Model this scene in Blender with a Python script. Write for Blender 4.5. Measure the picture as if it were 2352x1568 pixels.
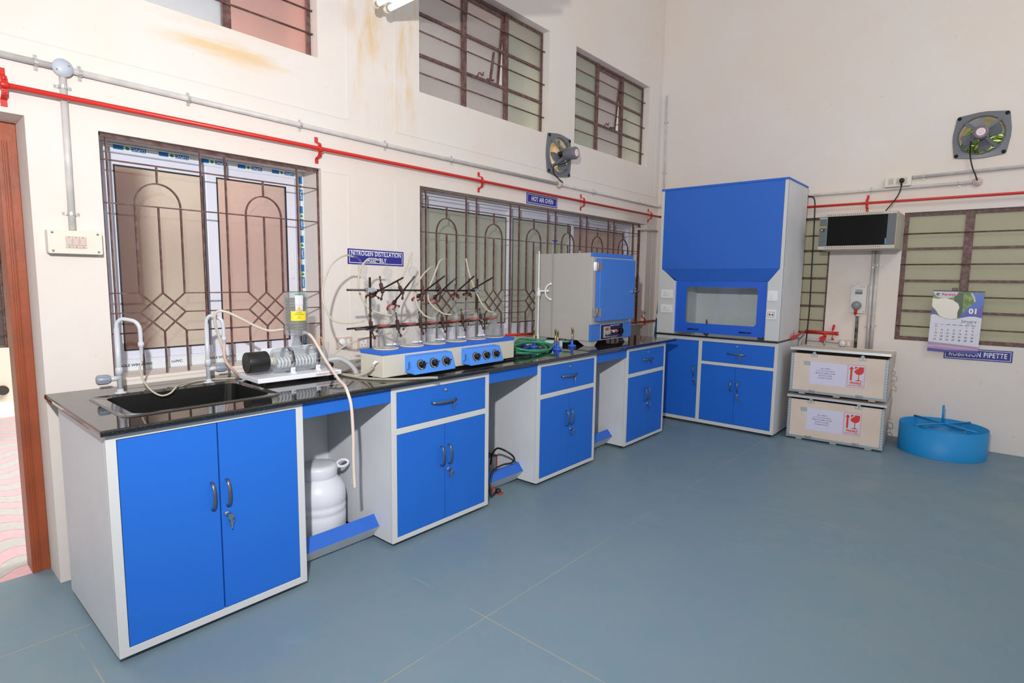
import bpy, bmesh, math, random
from mathutils import Vector, Matrix, noise
random.seed(7)
PI=math.pi
for o in list(bpy.data.objects): bpy.data.objects.remove(o)
scn=bpy.context.scene
COL=scn.collection

CAM=dict(f=1296.17,yaw=0.85704,pitch=0.10992,roll=0.01319,cx=-0.5294,cy=-3.2290,cz=1.4439)
# ---------------------------------------------------------------- camera, world, lights, exposure
cam_d=bpy.data.cameras.new('camera'); cam=bpy.data.objects.new('camera',cam_d); COL.objects.link(cam)
def cam_axes(y,p,r):
    f=Vector((math.sin(y)*math.cos(p),math.cos(y)*math.cos(p),-math.sin(p)))
    rt=Vector((math.cos(y),-math.sin(y),0)); up=rt.cross(f)
    return rt*math.cos(r)+up*math.sin(r), -rt*math.sin(r)+up*math.cos(r), f
_r,_u,_f=cam_axes(CAM['yaw'],CAM['pitch'],CAM['roll'])
cam.matrix_world=Matrix(((_r.x,_u.x,-_f.x,CAM['cx']),(_r.y,_u.y,-_f.y,CAM['cy']),(_r.z,_u.z,-_f.z,CAM['cz']),(0,0,0,1)))
cam_d.sensor_width=36; cam_d.lens=CAM['f']/2352*36; cam_d.clip_start=.02
scn.camera=cam

def lin(c):
    if isinstance(c,str):
        c=c.lstrip('#'); c=[int(c[i:i+2],16)/255 for i in (0,2,4)]
    else: c=[v/255 for v in c]
    return tuple((v/12.92 if v<=.04045 else ((v+.055)/1.055)**2.4) for v in c)+(1.,)
wd=bpy.data.worlds.new('world'); scn.world=wd; wd.use_nodes=True
bg=wd.node_tree.nodes['Background']; bg.inputs[0].default_value=(1.,.985,.975,1); bg.inputs[1].default_value=.51
def light(name,kind,loc,power,size=.1,color=(1,1,1),target=None,sy=None):
    d=bpy.data.lights.new(name,kind); d.energy=power; d.color=color
    if kind=='AREA':
        d.size=size
        if sy: d.shape='RECTANGLE'; d.size_y=sy
    else: d.shadow_soft_size=size
    o=bpy.data.objects.new(name,d); COL.objects.link(o); o.location=loc
    if target is not None:
        o.rotation_euler=(Vector(target)-Vector(loc)).to_track_quat('-Z','Y').to_euler()
    return o
fl=light('flash_lamp','SPOT',(-.65,-3.0,2.2),440,.035,(1,.985,.97),target=(2.9,0,1.9)); fl.data.spot_size=math.radians(155); fl.data.spot_blend=1.0
light('outdoor_daylight','AREA',(-.6,2.6,4.2),90,2.2,(1,.98,.95),target=(-.1,2.0,0))
light('added_fill_right','AREA',(3.6,-4.2,4.0),20,1.3,(1,.99,.97),target=(5.2,-1.6,1.0),sy=.5)  # added fill to brighten the far right side, no lamp of the room
light('garden_skylight','AREA',(6.9,-3.0,5.6),110,1.0,(1,1,.96),target=(7.6,-2.9,3.0))
light('yard_skylight','AREA',(2.8,1.3,5.4),740,5.0,(1,1,.98),target=(2.8,4.6,1.6),sy=1.5)
scn.view_settings.view_transform='Standard'; scn.view_settings.look='None'
scn.view_settings.exposure=0.0; scn.view_settings.gamma=1.0; scn.view_settings.use_curve_mapping=False

# ---------------------------------------------------------------- materials
MATS={}
def nodes_mat(name):
    m=bpy.data.materials.new(name); m.use_nodes=True
    nt=m.node_tree; return m,nt,nt.nodes['Principled BSDF']
def mat(name,color,rough=.5,metal=0.,var=0.,vscale=8.,bump=0.,bscale=60.,trans=0.,emit=None,estr=0.,spec=None,coat=0.,var_color=None,ior=None):
    if name in MATS: return MATS[name]
    m,nt,b=nodes_mat(name); c=lin(color) if not (isinstance(color,tuple) and len(color)==4) else color
    b.inputs['Base Color'].default_value=c; b.inputs['Roughness'].default_value=rough; b.inputs['Metallic'].default_value=metal
    if spec is not None: b.inputs['Specular IOR Level'].default_value=spec
    if coat: b.inputs['Coat Weight'].default_value=coat
    if trans: b.inputs['Transmission Weight'].default_value=trans
    if ior: b.inputs['IOR'].default_value=ior
    if emit is not None:
        b.inputs['Emission Color'].default_value=lin(emit); b.inputs['Emission Strength'].default_value=estr
    if var or bump:
        tc=nt.nodes.new('ShaderNodeTexCoord')
    if var:
        n=nt.nodes.new('ShaderNodeTexNoise'); n.inputs['Scale'].default_value=vscale; n.inputs['Detail'].default_value=6
        nt.links.new(tc.outputs['Object'],n.inputs['Vector'])
        mx=nt.nodes.new('ShaderNodeMix'); mx.data_type='RGBA'
        d=lin(var_color) if var_color else tuple(v*(1-var) for v in c[:3])+(1,)
        mx.inputs[6].default_value=c; mx.inputs[7].default_value=d
        rp=nt.nodes.new('ShaderNodeMapRange'); rp.inputs[1].default_value=.42; rp.inputs[2].default_value=.68
        if var_color: rp.inputs[4].default_value=var
        nt.links.new(n.outputs['Fac'],rp.inputs[0]); nt.links.new(rp.outputs[0],mx.inputs[0]); nt.links.new(mx.outputs[2],b.inputs['Base Color'])
    if bump:
        n2=nt.nodes.new('ShaderNodeTexNoise'); n2.inputs['Scale'].default_value=bscale; n2.inputs['Detail'].default_value=4
        nt.links.new(tc.outputs['Object'],n2.inputs['Vector'])
        bp_=nt.nodes.new('ShaderNodeBump'); bp_.inputs['Strength'].default_value=bump; bp_.inputs['Distance'].default_value=.004
        nt.links.new(n2.outputs['Fac'],bp_.inputs['Height']); nt.links.new(bp_.outputs[0],b.inputs['Normal'])
    MATS[name]=m; return m
def thin_glass(name,color=(255,255,255),alpha=.10,refl=.8,rough=.02):
    """clear thin glass: mostly see-through, brighter reflections at grazing angles"""
    if name in MATS: return MATS[name]
    m=bpy.data.materials.new(name); m.use_nodes=True; nt=m.node_tree; nt.nodes.clear()
    out=nt.nodes.new('ShaderNodeOutputMaterial'); tr=nt.nodes.new('ShaderNodeBsdfTransparent'); tr.inputs[0].default_value=lin(color)
    gl=nt.nodes.new('ShaderNodeBsdfGlossy'); gl.inputs['Roughness'].default_value=rough; gl.inputs[0].default_value=(1,1,1,1)
    df=nt.nodes.new('ShaderNodeBsdfDiffuse'); df.inputs[0].default_value=lin(color)
    lw=nt.nodes.new('ShaderNodeLayerWeight'); lw.inputs['Blend'].default_value=.28
    mr=nt.nodes.new('ShaderNodeMapRange'); mr.inputs[3].default_value=.04; mr.inputs[4].default_value=refl
    m1=nt.nodes.new('ShaderNodeMixShader'); m2=nt.nodes.new('ShaderNodeMixShader'); m2.inputs[0].default_value=alpha
    nt.links.new(lw.outputs['Facing'],mr.inputs[0])
    pw=nt.nodes.new('ShaderNodeMath'); pw.operation='POWER'; pw.inputs[1].default_value=2.2
    nt.links.new(lw.outputs['Facing'],pw.inputs[0]); nt.links.new(pw.outputs[0],mr.inputs[0])
    nt.links.new(mr.outputs[0],m1.inputs[0]); nt.links.new(m2.outputs[0],m1.inputs[1]); nt.links.new(gl.outputs[0],m1.inputs[2])
    nt.links.new(tr.outputs[0],m2.inputs[1]); nt.links.new(df.outputs[0],m2.inputs[2]); nt.links.new(m1.outputs[0],out.inputs[0])
    MATS[name]=m; return m
def frosted(name,color,rough=.35,clear=.25):
    """textured glass; window tints paint in the outdoor light seen through it"""
    if name in MATS: return MATS[name]
    m,nt,b=nodes_mat(name); c=lin(color)
    b.inputs['Base Color'].default_value=c; b.inputs['Roughness'].default_value=rough; b.inputs['Transmission Weight'].default_value=clear
    b.inputs['IOR'].default_value=1.3
    tc=nt.nodes.new('ShaderNodeTexCoord'); n=nt.nodes.new('ShaderNodeTexVoronoi'); n.inputs['Scale'].default_value=260
    nt.links.new(tc.outputs['Object'],n.inputs['Vector'])
    bp_=nt.nodes.new('ShaderNodeBump'); bp_.inputs['Strength'].default_value=.35; bp_.inputs['Distance'].default_value=.002
    nt.links.new(n.outputs['Distance'],bp_.inputs['Height']); nt.links.new(bp_.outputs[0],b.inputs['Normal'])
    n2=nt.nodes.new('ShaderNodeTexNoise'); n2.inputs['Scale'].default_value=1.6; n2.inputs['Detail'].default_value=3
    nt.links.new(tc.outputs['Object'],n2.inputs['Vector'])
    mx=nt.nodes.new('ShaderNodeMix'); mx.data_type='RGBA'; mx.inputs[6].default_value=c; mx.inputs[7].default_value=tuple(v*.8 for v in c[:3])+(1,)
    nt.links.new(n2.outputs['Fac'],mx.inputs[0]); nt.links.new(mx.outputs[2],b.inputs['Base Color'])
    MATS[name]=m; return m

# ---------------------------------------------------------------- geometry helpers
I4=Matrix.Identity(4)
def fm(origin,u,v,n):
    u,v,n=Vector(u),Vector(v),Vector(n)
    return Matrix(((u.x,v.x,n.x,origin[0]),(u.y,v.y,n.y,origin[1]),(u.z,v.z,n.z,origin[2]),(0,0,0,1)))
def on_left(x,z,y=0.):  return fm((x,y,z),(1,0,0),(0,0,1),(0,-1,0))     # facing the room from the left wall
def on_back(y,z,x): return fm((x,y,z),(0,-1,0),(0,0,1),(-1,0,0))        # facing the room from the back wall
def T(x,y,z): return Matrix.Translation((x,y,z))
def RZ(a): return Matrix.Rotation(a,4,'Z')
def RX(a): return Matrix.Rotation(a,4,'X')
def RY(a): return Matrix.Rotation(a,4,'Y')
class MB:
    def __init__(s): s.bm=bmesh.new()
    def box(s,x0,x1,y0,y1,z0,z1,M=I4):
        if x0>x1:x0,x1=x1,x0
        if y0>y1:y0,y1=y1,y0
        if z0>z1:z0,z1=z1,z0
        v=[s.bm.verts.new(M@Vector(p)) for p in ((x0,y0,z0),(x1,y0,z0),(x1,y1,z0),(x0,y1,z0),(x0,y0,z1),(x1,y0,z1),(x1,y1,z1),(x0,y1,z1))]
        for f in ((3,2,1,0),(4,5,6,7),(0,1,5,4),(1,2,6,5),(2,3,7,6),(3,0,4,7)): s.bm.faces.new([v[i] for i in f])
        return s
    def prism(s,poly,d0,d1,M=I4,smooth=False):
        a=[s.bm.verts.new(M@Vector((p[0],p[1],d0))) for p in poly]; b=[s.bm.verts.new(M@Vector((p[0],p[1],d1))) for p in poly]
        n=len(poly); s.bm.faces.new(a[::-1]); s.bm.faces.new(b)
        for i in range(n):
            f=s.bm.faces.new((a[i],a[(i+1)%n],b[(i+1)%n],b[i])); f.smooth=smooth
        return s
    def flat(s,poly,d,M=I4):
        s.bm.faces.new([s.bm.verts.new(M@Vector((p[0],p[1],d))) for p in poly]); return s
    def lathe(s,prof,M=I4,seg=24,smooth=True,caps=(True,True)):
        rings=[]
        for r,z in prof:
            if r<1e-6: rings.append([s.bm.verts.new(M@Vector((0,0,z)))])
            else: rings.append([s.bm.verts.new(M@Vector((r*math.cos(2*PI*i/seg),r*math.sin(2*PI*i/seg),z))) for i in range(seg)])
        for a,b in zip(rings,rings[1:]):
            for i in range(seg):
                j=(i+1)%seg
                if len(a)==1 and len(b)==1: continue
                if len(a)==1: f=s.bm.faces.new((a[0],b[j],b[i]))
                elif len(b)==1: f=s.bm.faces.new((a[i],a[j],b[0]))
                else: f=s.bm.faces.new((a[i],a[j],b[j],b[i]))
                f.smooth=smooth
        if caps[0] and len(rings[0])>1: s.bm.faces.new(rings[0][::-1])
        if caps[1] and len(rings[-1])>1: s.bm.faces.new(rings[-1])
        return s
    def cyl(s,r,z0,z1,M=I4,seg=20,r2=None): return s.lathe([(r,z0),(r if r2 is None else r2,z1)],M,seg)
    def tube(s,pts,r,seg=8,M=I4,closed=False,rs=None):
        pts=[M@Vector(p) for p in pts]; n=len(pts)
        rings=[]; prev=None
        for i,p in enumerate(pts):
            if closed: t=(pts[(i+1)%n]-pts[i-1]).normalized()
            else: t=(pts[min(i+1,n-1)]-pts[max(i-1,0)]).normalized()
            if prev is None:
                a=Vector((0,0,1)) if abs(t.z)<.9 else Vector((1,0,0)); nn=t.cross(a).normalized()
            else:
                nn=(prev-t*prev.dot(t))
                nn=nn.normalized() if nn.length>1e-6 else t.orthogonal().normalized()
            prev=nn; bn=t.cross(nn); rr=rs[i] if rs else r
            rings.append([s.bm.verts.new(p+(nn*math.cos(2*PI*k/seg)+bn*math.sin(2*PI*k/seg))*rr) for k in range(seg)])
        pairs=list(zip(rings,rings[1:]))+([(rings[-1],rings[0])] if closed else [])
        for a,b in pairs:
            for k in range(seg):
                f=s.bm.faces.new((a[k],a[(k+1)%seg],b[(k+1)%seg],b[k])); f.smooth=True
        if not closed: s.bm.faces.new(rings[0][::-1]); s.bm.faces.new(rings[-1])
        return s
    def bar(s,p,q,r,seg=8,M=I4): return s.tube([p,q],r,seg,M)
    def beam(s,p,q,w,h,M=I4,up=(0,0,1)):
        p=M@Vector(p); q=M@Vector(q); t=(q-p).normalized(); up=Vector(up)
        if abs(t.dot(up))>.95: up=Vector((0,1,0))
        a=t.cross(up).normalized()*w/2; b=a.cross(t).normalized()*h/2
        v=[s.bm.verts.new(c+x*a+y*b) for c in (p,q) for x,y in ((-1,-1),(1,-1),(1,1),(-1,1))]
        for f in ((3,2,1,0),(4,5,6,7),(0,1,5,4),(1,2,6,5),(2,3,7,6),(3,0,4,7)): s.bm.faces.new([v[i] for i in f])
        return s
    def ball(s,c,r,M=I4,seg=14,sc=(1,1,1)):
        k=seg//2; prof=[(math.sin(PI*i/k),-math.cos(PI*i/k)) for i in range(k+1)]
        prof=[(0 if a<1e-6 else a,b) for a,b in prof]
        return s.lathe(prof,M@T(*c)@Matrix.Diagonal((r*sc[0],r*sc[1],r*sc[2],1)),seg)
    def cells(s,us,vs,void,d0,d1,M=I4):
        """slab between d0 and d1 over the grid us x vs, without the cells where void(u,v) is true"""
        V={}
        def vert(i,j,k):
            if (i,j,k) not in V: V[(i,j,k)]=s.bm.verts.new(M@Vector((us[i],vs[j],(d0,d1)[k])))
            return V[(i,j,k)]
        sol=lambda i,j: 0<=i<len(us)-1 and 0<=j<len(vs)-1 and not void((us[i]+us[i+1])/2,(vs[j]+vs[j+1])/2)
        for i in range(len(us)-1):
            for j in range(len(vs)-1):
                if not sol(i,j): continue
                s.bm.faces.new((vert(i,j,1),vert(i+1,j,1),vert(i+1,j+1,1),vert(i,j+1,1)))
                s.bm.faces.new((vert(i,j,0),vert(i,j+1,0),vert(i+1,j+1,0),vert(i+1,j,0)))
                if not sol(i-1,j): s.bm.faces.new((vert(i,j,0),vert(i,j,1),vert(i,j+1,1),vert(i,j+1,0)))
                if not sol(i+1,j): s.bm.faces.new((vert(i+1,j,0),vert(i+1,j+1,0),vert(i+1,j+1,1),vert(i+1,j,1)))
                if not sol(i,j-1): s.bm.faces.new((vert(i,j,0),vert(i+1,j,0),vert(i+1,j,1),vert(i,j,1)))
                if not sol(i,j+1): s.bm.faces.new((vert(i,j+1,0),vert(i,j+1,1),vert(i+1,j+1,1),vert(i+1,j+1,0)))
        return s
    def text(s,txt,size,M=I4,bold=0.,align='CENTER',sx=1.,depth=0.,spacing=1.):
        cu=bpy.data.curves.new('t','FONT'); cu.body=txt; cu.size=size; cu.align_x=align; cu.align_y='CENTER'; cu.offset=bold*size
        cu.extrude=depth; cu.resolution_u=3; cu.space_character=spacing
        o=bpy.data.objects.new('t',cu); COL.objects.link(o)
        dg=bpy.context.evaluated_depsgraph_get(); me=bpy.data.meshes.new_from_object(o.evaluated_get(dg))
        me.transform(M@Matrix.Diagonal((sx,1,1,1))); s.bm.from_mesh(me)
        bpy.data.objects.remove(o); bpy.data.curves.remove(cu); bpy.data.meshes.remove(me); return s
    def build(s,name,material,parent=None,bevel=0.,seg=2,origin=None):
        me=bpy.data.meshes.new(name)
        bmesh.ops.recalc_face_normals(s.bm,faces=s.bm.faces)
        org=Vector(origin) if origin is not None else (WORLD[parent.name].copy() if parent else Vector((0,0,0)))
        s.bm.transform(Matrix.Translation(-org)) if org.length>0 else None
        s.bm.to_mesh(me); s.bm.free(); me.materials.append(material)
        o=bpy.data.objects.new(name,me); COL.objects.link(o)
        if parent:
            o.parent=parent; o.matrix_parent_inverse=Matrix.Identity(4)
            loc=org-WORLD[parent.name]; o.location=loc
        else: o.location=org
        WORLD[o.name]=org
        if bevel:
            b=o.modifiers.new('bevel','BEVEL'); b.width=bevel; b.segments=seg; b.limit_method='ANGLE'; b.angle_limit=math.radians(40)
        return o
WORLD={}
def tag(o,label=None,cat=None,group=None,kind=None):
    if label: o['label']=label
    if cat: o['category']=cat
    if group: o['group']=group
    if kind: o['kind']=kind
    return o
def thing(name,loc,label=None,cat=None,group=None,kind=None):
    o=bpy.data.objects.new(name,None); COL.objects.link(o); o.location=loc; o.empty_display_size=.05
    bpy.context.view_layer.update(); WORLD[o.name]=Vector(loc)
    return tag(o,label,cat,group,kind)
def smooth_path(pts,n=6):
    """Catmull-Rom through pts"""
    P=[Vector(p) for p in pts]; P=[P[0]*2-P[1]]+P+[P[-1]*2-P[-2]]; out=[]
    for i in range(1,len(P)-2):
        for k in range(n):
            t=k/n; a,b,c,d=P[i-1],P[i],P[i+1],P[i+2]
            out.append(.5*((2*b)+(-a+c)*t+(2*a-5*b+4*c-d)*t*t+(-a+3*b-3*c+d)*t**3))
    out.append(P[-2]); return out
def rrect(u0,u1,v0,v1,r,n=4):
    out=[]
    for cx,cy,a in ((u1-r,v0+r,-90),(u1-r,v1-r,0),(u0+r,v1-r,90),(u0+r,v0+r,180)):
        for k in range(n+1):
            t=math.radians(a+90*k/n); out.append((cx+r*math.cos(t),cy+r*math.sin(t)))
    return out

def copy_tree(o,parent=None):
    c=o.copy(); COL.objects.link(c)
    if parent: c.parent=parent
    for ch in [x for x in bpy.data.objects if x.parent==o]: copy_tree(ch,c)
    return c
# ---------------------------------------------------------------- materials of the place
def wall_material():
    m,nt,b=nodes_mat('plaster'); N=nt.nodes; L=nt.links
    b.inputs['Roughness'].default_value=.75; b.inputs['Specular IOR Level'].default_value=.25
    geo=N.new('ShaderNodeNewGeometry'); sep=N.new('ShaderNodeSeparateXYZ'); L.new(geo.outputs['Position'],sep.inputs[0])
    def noise_(sc,det=5,vec=None):
        n=N.new('ShaderNodeTexNoise'); n.inputs['Scale'].default_value=sc; n.inputs['Detail'].default_value=det; n.inputs['Roughness'].default_value=.6
        L.new(vec or geo.outputs['Position'],n.inputs['Vector']); return n.outputs['Fac']
    def mr(x,a,b_,c=0.,d=1.):
        n=N.new('ShaderNodeMapRange'); n.inputs[1].default_value=a; n.inputs[2].default_value=b_; n.inputs[3].default_value=c; n.inputs[4].default_value=d; L.new(x,n.inputs[0]); return n.outputs[0]
    def mul(a,b_):
        n=N.new('ShaderNodeMath'); n.operation='MULTIPLY'; L.new(a,n.inputs[0])
        if isinstance(b_,float): n.inputs[1].default_value=b_
        else: L.new(b_,n.inputs[1])
        return n.outputs[0]
    def mix(f,a,b_):
        n=N.new('ShaderNodeMix'); n.data_type='RGBA'; L.new(f,n.inputs[0])
        if isinstance(a,tuple): n.inputs[6].default_value=a
        else: L.new(a,n.inputs[6])
        n.inputs[7].default_value=b_; return n.outputs[2]
    c=mix(mr(noise_(1.3),.42,.62),lin('#e4dcd7'),lin('#e4d9d0'))
    c=mix(mul(mr(noise_(3.1),.60,.70),.25),c,lin('#ece5de'))          # whiter paint patches
    c=mix(mul(mr(noise_(24.,3),.70,.76),.35),c,lin('#b39d85'))        # small marks
    # ochre damp stains on the left wall around the tube light and below the first high window
    st=N.new('ShaderNodeMapping'); st.inputs['Scale'].default_value=(7,1,1.6); L.new(geo.outputs['Position'],st.inputs[0])
    ns=noise_(1.0,8,st.outputs[0])
    def band(o,a0,a1,b0,b1): return mul(mr(sep.outputs[o],a0,a1),mr(sep.outputs[o],b0,b1,1.,0.))
    m1=mul(mul(band(0,1.40,1.75,2.10,2.17),band(2,2.40,2.75,3.6,4.2)),mr(ns,.47,.62))
    c=mix(mul(m1,.75),c,lin('#dfb97e'))
    st2=N.new('ShaderNodeMapping'); st2.inputs['Scale'].default_value=(1.4,1,9); L.new(geo.outputs['Position'],st2.inputs[0])
    m2=mul(mul(band(0,.45,.7,1.0,1.35),band(2,2.55,2.62,2.70,2.76)),mr(noise_(1.3,7,st2.outputs[0]),.42,.6))
    c=mix(mul(m2,.7),c,lin('#e0ba80'))
    L.new(c,b.inputs['Base Color'])
    bp_=N.new('ShaderNodeBump'); bp_.inputs['Strength'].default_value=.25; bp_.inputs['Distance'].default_value=.006
    L.new(noise_(14.,6),bp_.inputs['Height']); L.new(bp_.outputs[0],b.inputs['Normal'])
    return m
def floor_material():
    m,nt,b=nodes_mat('epoxy_floor'); N=nt.nodes; L=nt.links
    geo=N.new('ShaderNodeNewGeometry'); sep=N.new('ShaderNodeSeparateXYZ'); L.new(geo.outputs['Position'],sep.inputs[0])
    def noise_(sc,det=5,rough=.6):
        n=N.new('ShaderNodeTexNoise'); n.inputs['Scale'].default_value=sc; n.inputs['Detail'].default_value=det; n.inputs['Roughness'].default_value=rough
        L.new(geo.outputs['Position'],n.inputs['Vector']); return n.outputs['Fac']
    def mr(x,a,b_,c=0.,d=1.):
        n=N.new('ShaderNodeMapRange'); n.inputs[1].default_value=a; n.inputs[2].default_value=b_; n.inputs[3].default_value=c; n.inputs[4].default_value=d; L.new(x,n.inputs[0]); return n.outputs[0]
    def op(o,a,b_=0.):
        n=N.new('ShaderNodeMath'); n.operation=o; L.new(a,n.inputs[0])
        if isinstance(b_,float): n.inputs[1].default_value=b_
        else: L.new(b_,n.inputs[1])
        return n.outputs[0]
    def mix(f,a,b_):
        n=N.new('ShaderNodeMix'); n.data_type='RGBA'; L.new(f,n.inputs[0])
        if isinstance(a,tuple): n.inputs[6].default_value=a
        else: L.new(a,n.inputs[6])
        n.inputs[7].default_value=b_; return n.outputs[2]
    c=mix(mr(noise_(1.1,7),.38,.64),lin('#788b95'),lin('#728897'))
    c=mix(op('MULTIPLY',mr(noise_(5.5,9,.75),.50,.66),.55),c,lin('#678a98'))
    c=mix(op('MULTIPLY',mr(noise_(2.2,9,.8),.55,.72),.5),c,lin('#8795a0'))
    c=mix(op('MULTIPLY',mr(noise_(4.0,3),.735,.75),.6),c,lin('#a59a90'))      # scuffs worn to the screed
    c=mix(op('MULTIPLY',mr(noise_(38.,2),.77,.79),.6),c,lin('#b9b2a4'))       # specks
    # hairline joints in the coating
    def line(o,pos,w=.0022):
        d=op('ABSOLUTE',op('SUBTRACT',sep.outputs[o],pos)); return op('LESS_THAN',d,w)
    brk=mr(noise_(3.3,4),.40,.50)
    j1=op('MULTIPLY',op('MULTIPLY',line(1,-1.663),brk),mr(sep.outputs[0],.2,.3))
    j2=op('MULTIPLY',op('MULTIPLY',line(0,1.13,.0025),brk),mr(sep.outputs[1],-1.15,-1.2))
    j3=op('MULTIPLY',line(1,-.482),mr(sep.outputs[0],.02,.01))
    j4=op('MULTIPLY',op('MULTIPLY',line(0,-.063),brk),mr(sep.outputs[1],-.50,-.52))
    j5=op('MULTIPLY',op('MULTIPLY',line(0,3.2),brk),mr(sep.outputs[1],-1.05,-1.1))
    for j in (j1,j2,j3,j4,j5): c=mix(op('MULTIPLY',j,.75),c,lin('#a89c86'))
    L.new(c,b.inputs['Base Color'])
    L.new(mr(noise_(3.,6),.3,.7,.38,.6),b.inputs['Roughness']); b.inputs['Specular IOR Level'].default_value=.35
    return m
def paver_material():
    """wavy interlocking pavers, alternate rows pink and grey"""
    m,nt,b=nodes_mat('pavers'); N=nt.nodes; L=nt.links
    geo=N.new('ShaderNodeNewGeometry'); sep=N.new('ShaderNodeSeparateXYZ'); L.new(geo.outputs['Position'],sep.inputs[0])
    def op(o,a,b_=0.):
        n=N.new('ShaderNodeMath'); n.operation=o; L.new(a,n.inputs[0])
        if isinstance(b_,float): n.inputs[1].default_value=b_
        else: L.new(b_,n.inputs[1])
        return n.outputs[0]
    def mix(f,a,b_):
        n=N.new('ShaderNodeMix'); n.data_type='RGBA'; L.new(f,n.inputs[0])
        if isinstance(a,tuple): n.inputs[6].default_value=a
        else: L.new(a,n.inputs[6])
        n.inputs[7].default_value=b_; return n.outputs[2]
    P_=.150
    s=op('SINE',op('MULTIPLY',sep.outputs[0],2*PI/.30)); w=op('MULTIPLY',s,.30)
    row=op('FLOOR',op('DIVIDE',sep.outputs[1],P_))
    sg=op('SUBTRACT',op('MULTIPLY',op('ABSOLUTE',op('MODULO',row,2.)),2.),1.)
    a=op('ADD',op('DIVIDE',sep.outputs[1],P_),op('MULTIPLY',s,.34))
    row2=op('FLOOR',a); par=op('ABSOLUTE',op('MODULO',row2,2.)); fr=op('FRACT',a)
    c=mix(par,lin('#b5828a'),lin('#8f8e8a'))
    edge=op('LESS_THAN',fr,.07); c=mix(edge,c,lin('#77706b'))
    n=N.new('ShaderNodeTexNoise'); n.inputs['Scale'].default_value=30; n.inputs['Detail'].default_value=5; L.new(geo.outputs['Position'],n.inputs['Vector'])
    c=mix(op('MULTIPLY',n.outputs['Fac'],.25),c,lin('#e6dcd6'))
    L.new(c,b.inputs['Base Color']); b.inputs['Roughness'].default_value=.8
    return m
def granite_material():
    m,nt,b=nodes_mat('black_granite'); N=nt.nodes; L=nt.links
    tc=N.new('ShaderNodeTexCoord'); v=N.new('ShaderNodeTexNoise'); v.inputs['Scale'].default_value=150; v.inputs['Detail'].default_value=3
    L.new(tc.outputs['Object'],v.inputs['Vector'])
    rp=N.new('ShaderNodeMapRange'); rp.inputs[1].default_value=.52; rp.inputs[2].default_value=.75; L.new(v.outputs['Fac'],rp.inputs[0])
    mx=N.new('ShaderNodeMix'); mx.data_type='RGBA'; mx.inputs[6].default_value=lin('#151515'); mx.inputs[7].default_value=lin('#3a3d3c')
    L.new(rp.outputs[0],mx.inputs[0]); L.new(mx.outputs[2],b.inputs['Base Color'])
    b.inputs['Roughness'].default_value=.03; b.inputs['IOR'].default_value=1.9; return m
PLASTER=wall_material(); FLOOR=floor_material(); PAVER=paver_material(); GRANITE=granite_material()
BLUE=mat('blue_powder_coat','#2468ca',.42,spec=.3)
BLUE_D=mat('blue_laminate','#2f68c9',.5,spec=.3)
FRAMEW=mat('cream_powder_coat','#cdcecf',.45)
GREYP=mat('grey_powder_coat','#d2d4d9',.5,var=.06,vscale=3)
BROWN=mat('brown_paint','#5d3c38',.5,var=.5,vscale=30,var_color='#8d7672',bump=.3,bscale=50)
UPVC=mat('white_upvc','#dfe0ee',.3)
RED=mat('red_paint','#cb2a22',.35)
CONDUIT=mat('grey_pvc','#c3c1c1',.45,var=.8,vscale=12,var_color='#d9d2cc')
CHROME=mat('chrome','#c9c9cc',.15,metal=1.)
STEEL=mat('galvanised_steel','#b9bec2',.38,metal=.6)
BLACK=mat('black_plastic','#17181a',.4)
RUBBER=mat('black_rubber','#1d1d1e',.6)
WHITEP=mat('white_plastic','#e6e5e8',.35)
CREAMP=mat('cream_plastic','#dcd9cc',.4)
PINKP=mat('beige_switch_plastic','#cfbab2',.4)
TEXTW=mat('white_lettering','#f2f2f5',.5)
SIGNB=mat('sign_blue','#2d2c8c',.4)
DARK=mat('dark_gap','#0c0c0d',.8)
GLASS=thin_glass('lab_glass',(248,249,250),.025,.8)
PANE=thin_glass('clear_pane',(250,252,252),.02,.25)
ORANGE=mat('orange_brown_paint','#a2502f',.4,var=.5,vscale=5,var_color='#7d3f28',bump=.2,bscale=40)
JGASKET=mat('window_gasket','#25262b',.5)

# ---------------------------------------------------------------- structure
XB=5.854; TH=.31
W1=(.250,1.385,.935,2.102); W2=(2.165,5.600,.935,2.102)
UA=(.250,1.382,2.750,3.635); UB=(2.165,3.660,2.750,3.635); UC=(4.072,5.538,2.750,3.635)
DOOR=(-1.0,-.012,0.,2.113)
F1=(3.822,2.590); F2=(2.975,2.718)   # exhaust fan centres (x or -y, z)
FH=.1505
holes=[W1,W2,UA,UB,UC,DOOR,(F1[0]-FH,F1[0]+FH,F1[1]-FH,F1[1]+FH)]
us=sorted(set([-1.25,XB+TH]+[h[0] for h in holes]+[h[1] for h in holes])); vs=sorted(set([0.,5.6]+[h[2] for h in holes]+[h[3] for h in holes]))
void=lambda hs:(lambda u,v:any(h[0]<u<h[1] and h[2]<v<h[3] for h in hs))
tag(MB().cells(us,vs,void(holes),-TH,0.,on_left(0,0)).build('wall_left',PLASTER),kind='structure')
BW1=(.45,1.885,.925,2.100); BW2=(2.480,4.2,.925,2.100)   # u=-y on the back wall
holes=[BW1,BW2,(F2[0]-FH,F2[0]+FH,F2[1]-FH,F2[1]+FH)]
us=sorted(set([0.,5.2]+[h[0] for h in holes]+[h[1] for h in holes])); vs=sorted(set([0.,5.6]+[h[2] for h in holes]+[h[3] for h in holes]))
tag(MB().cells(us,vs,void(holes),-TH,0.,on_back(0,0,XB)).build('wall_back',PLASTER),kind='structure')
tag(MB().cells([-1.6,-1.25,-.012,XB+TH],[-5.2,0.,.21],lambda u,v:(v>0 and not(-1.25<u<-.012)),-.1,0.).build('floor',FLOOR),kind='structure')
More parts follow.
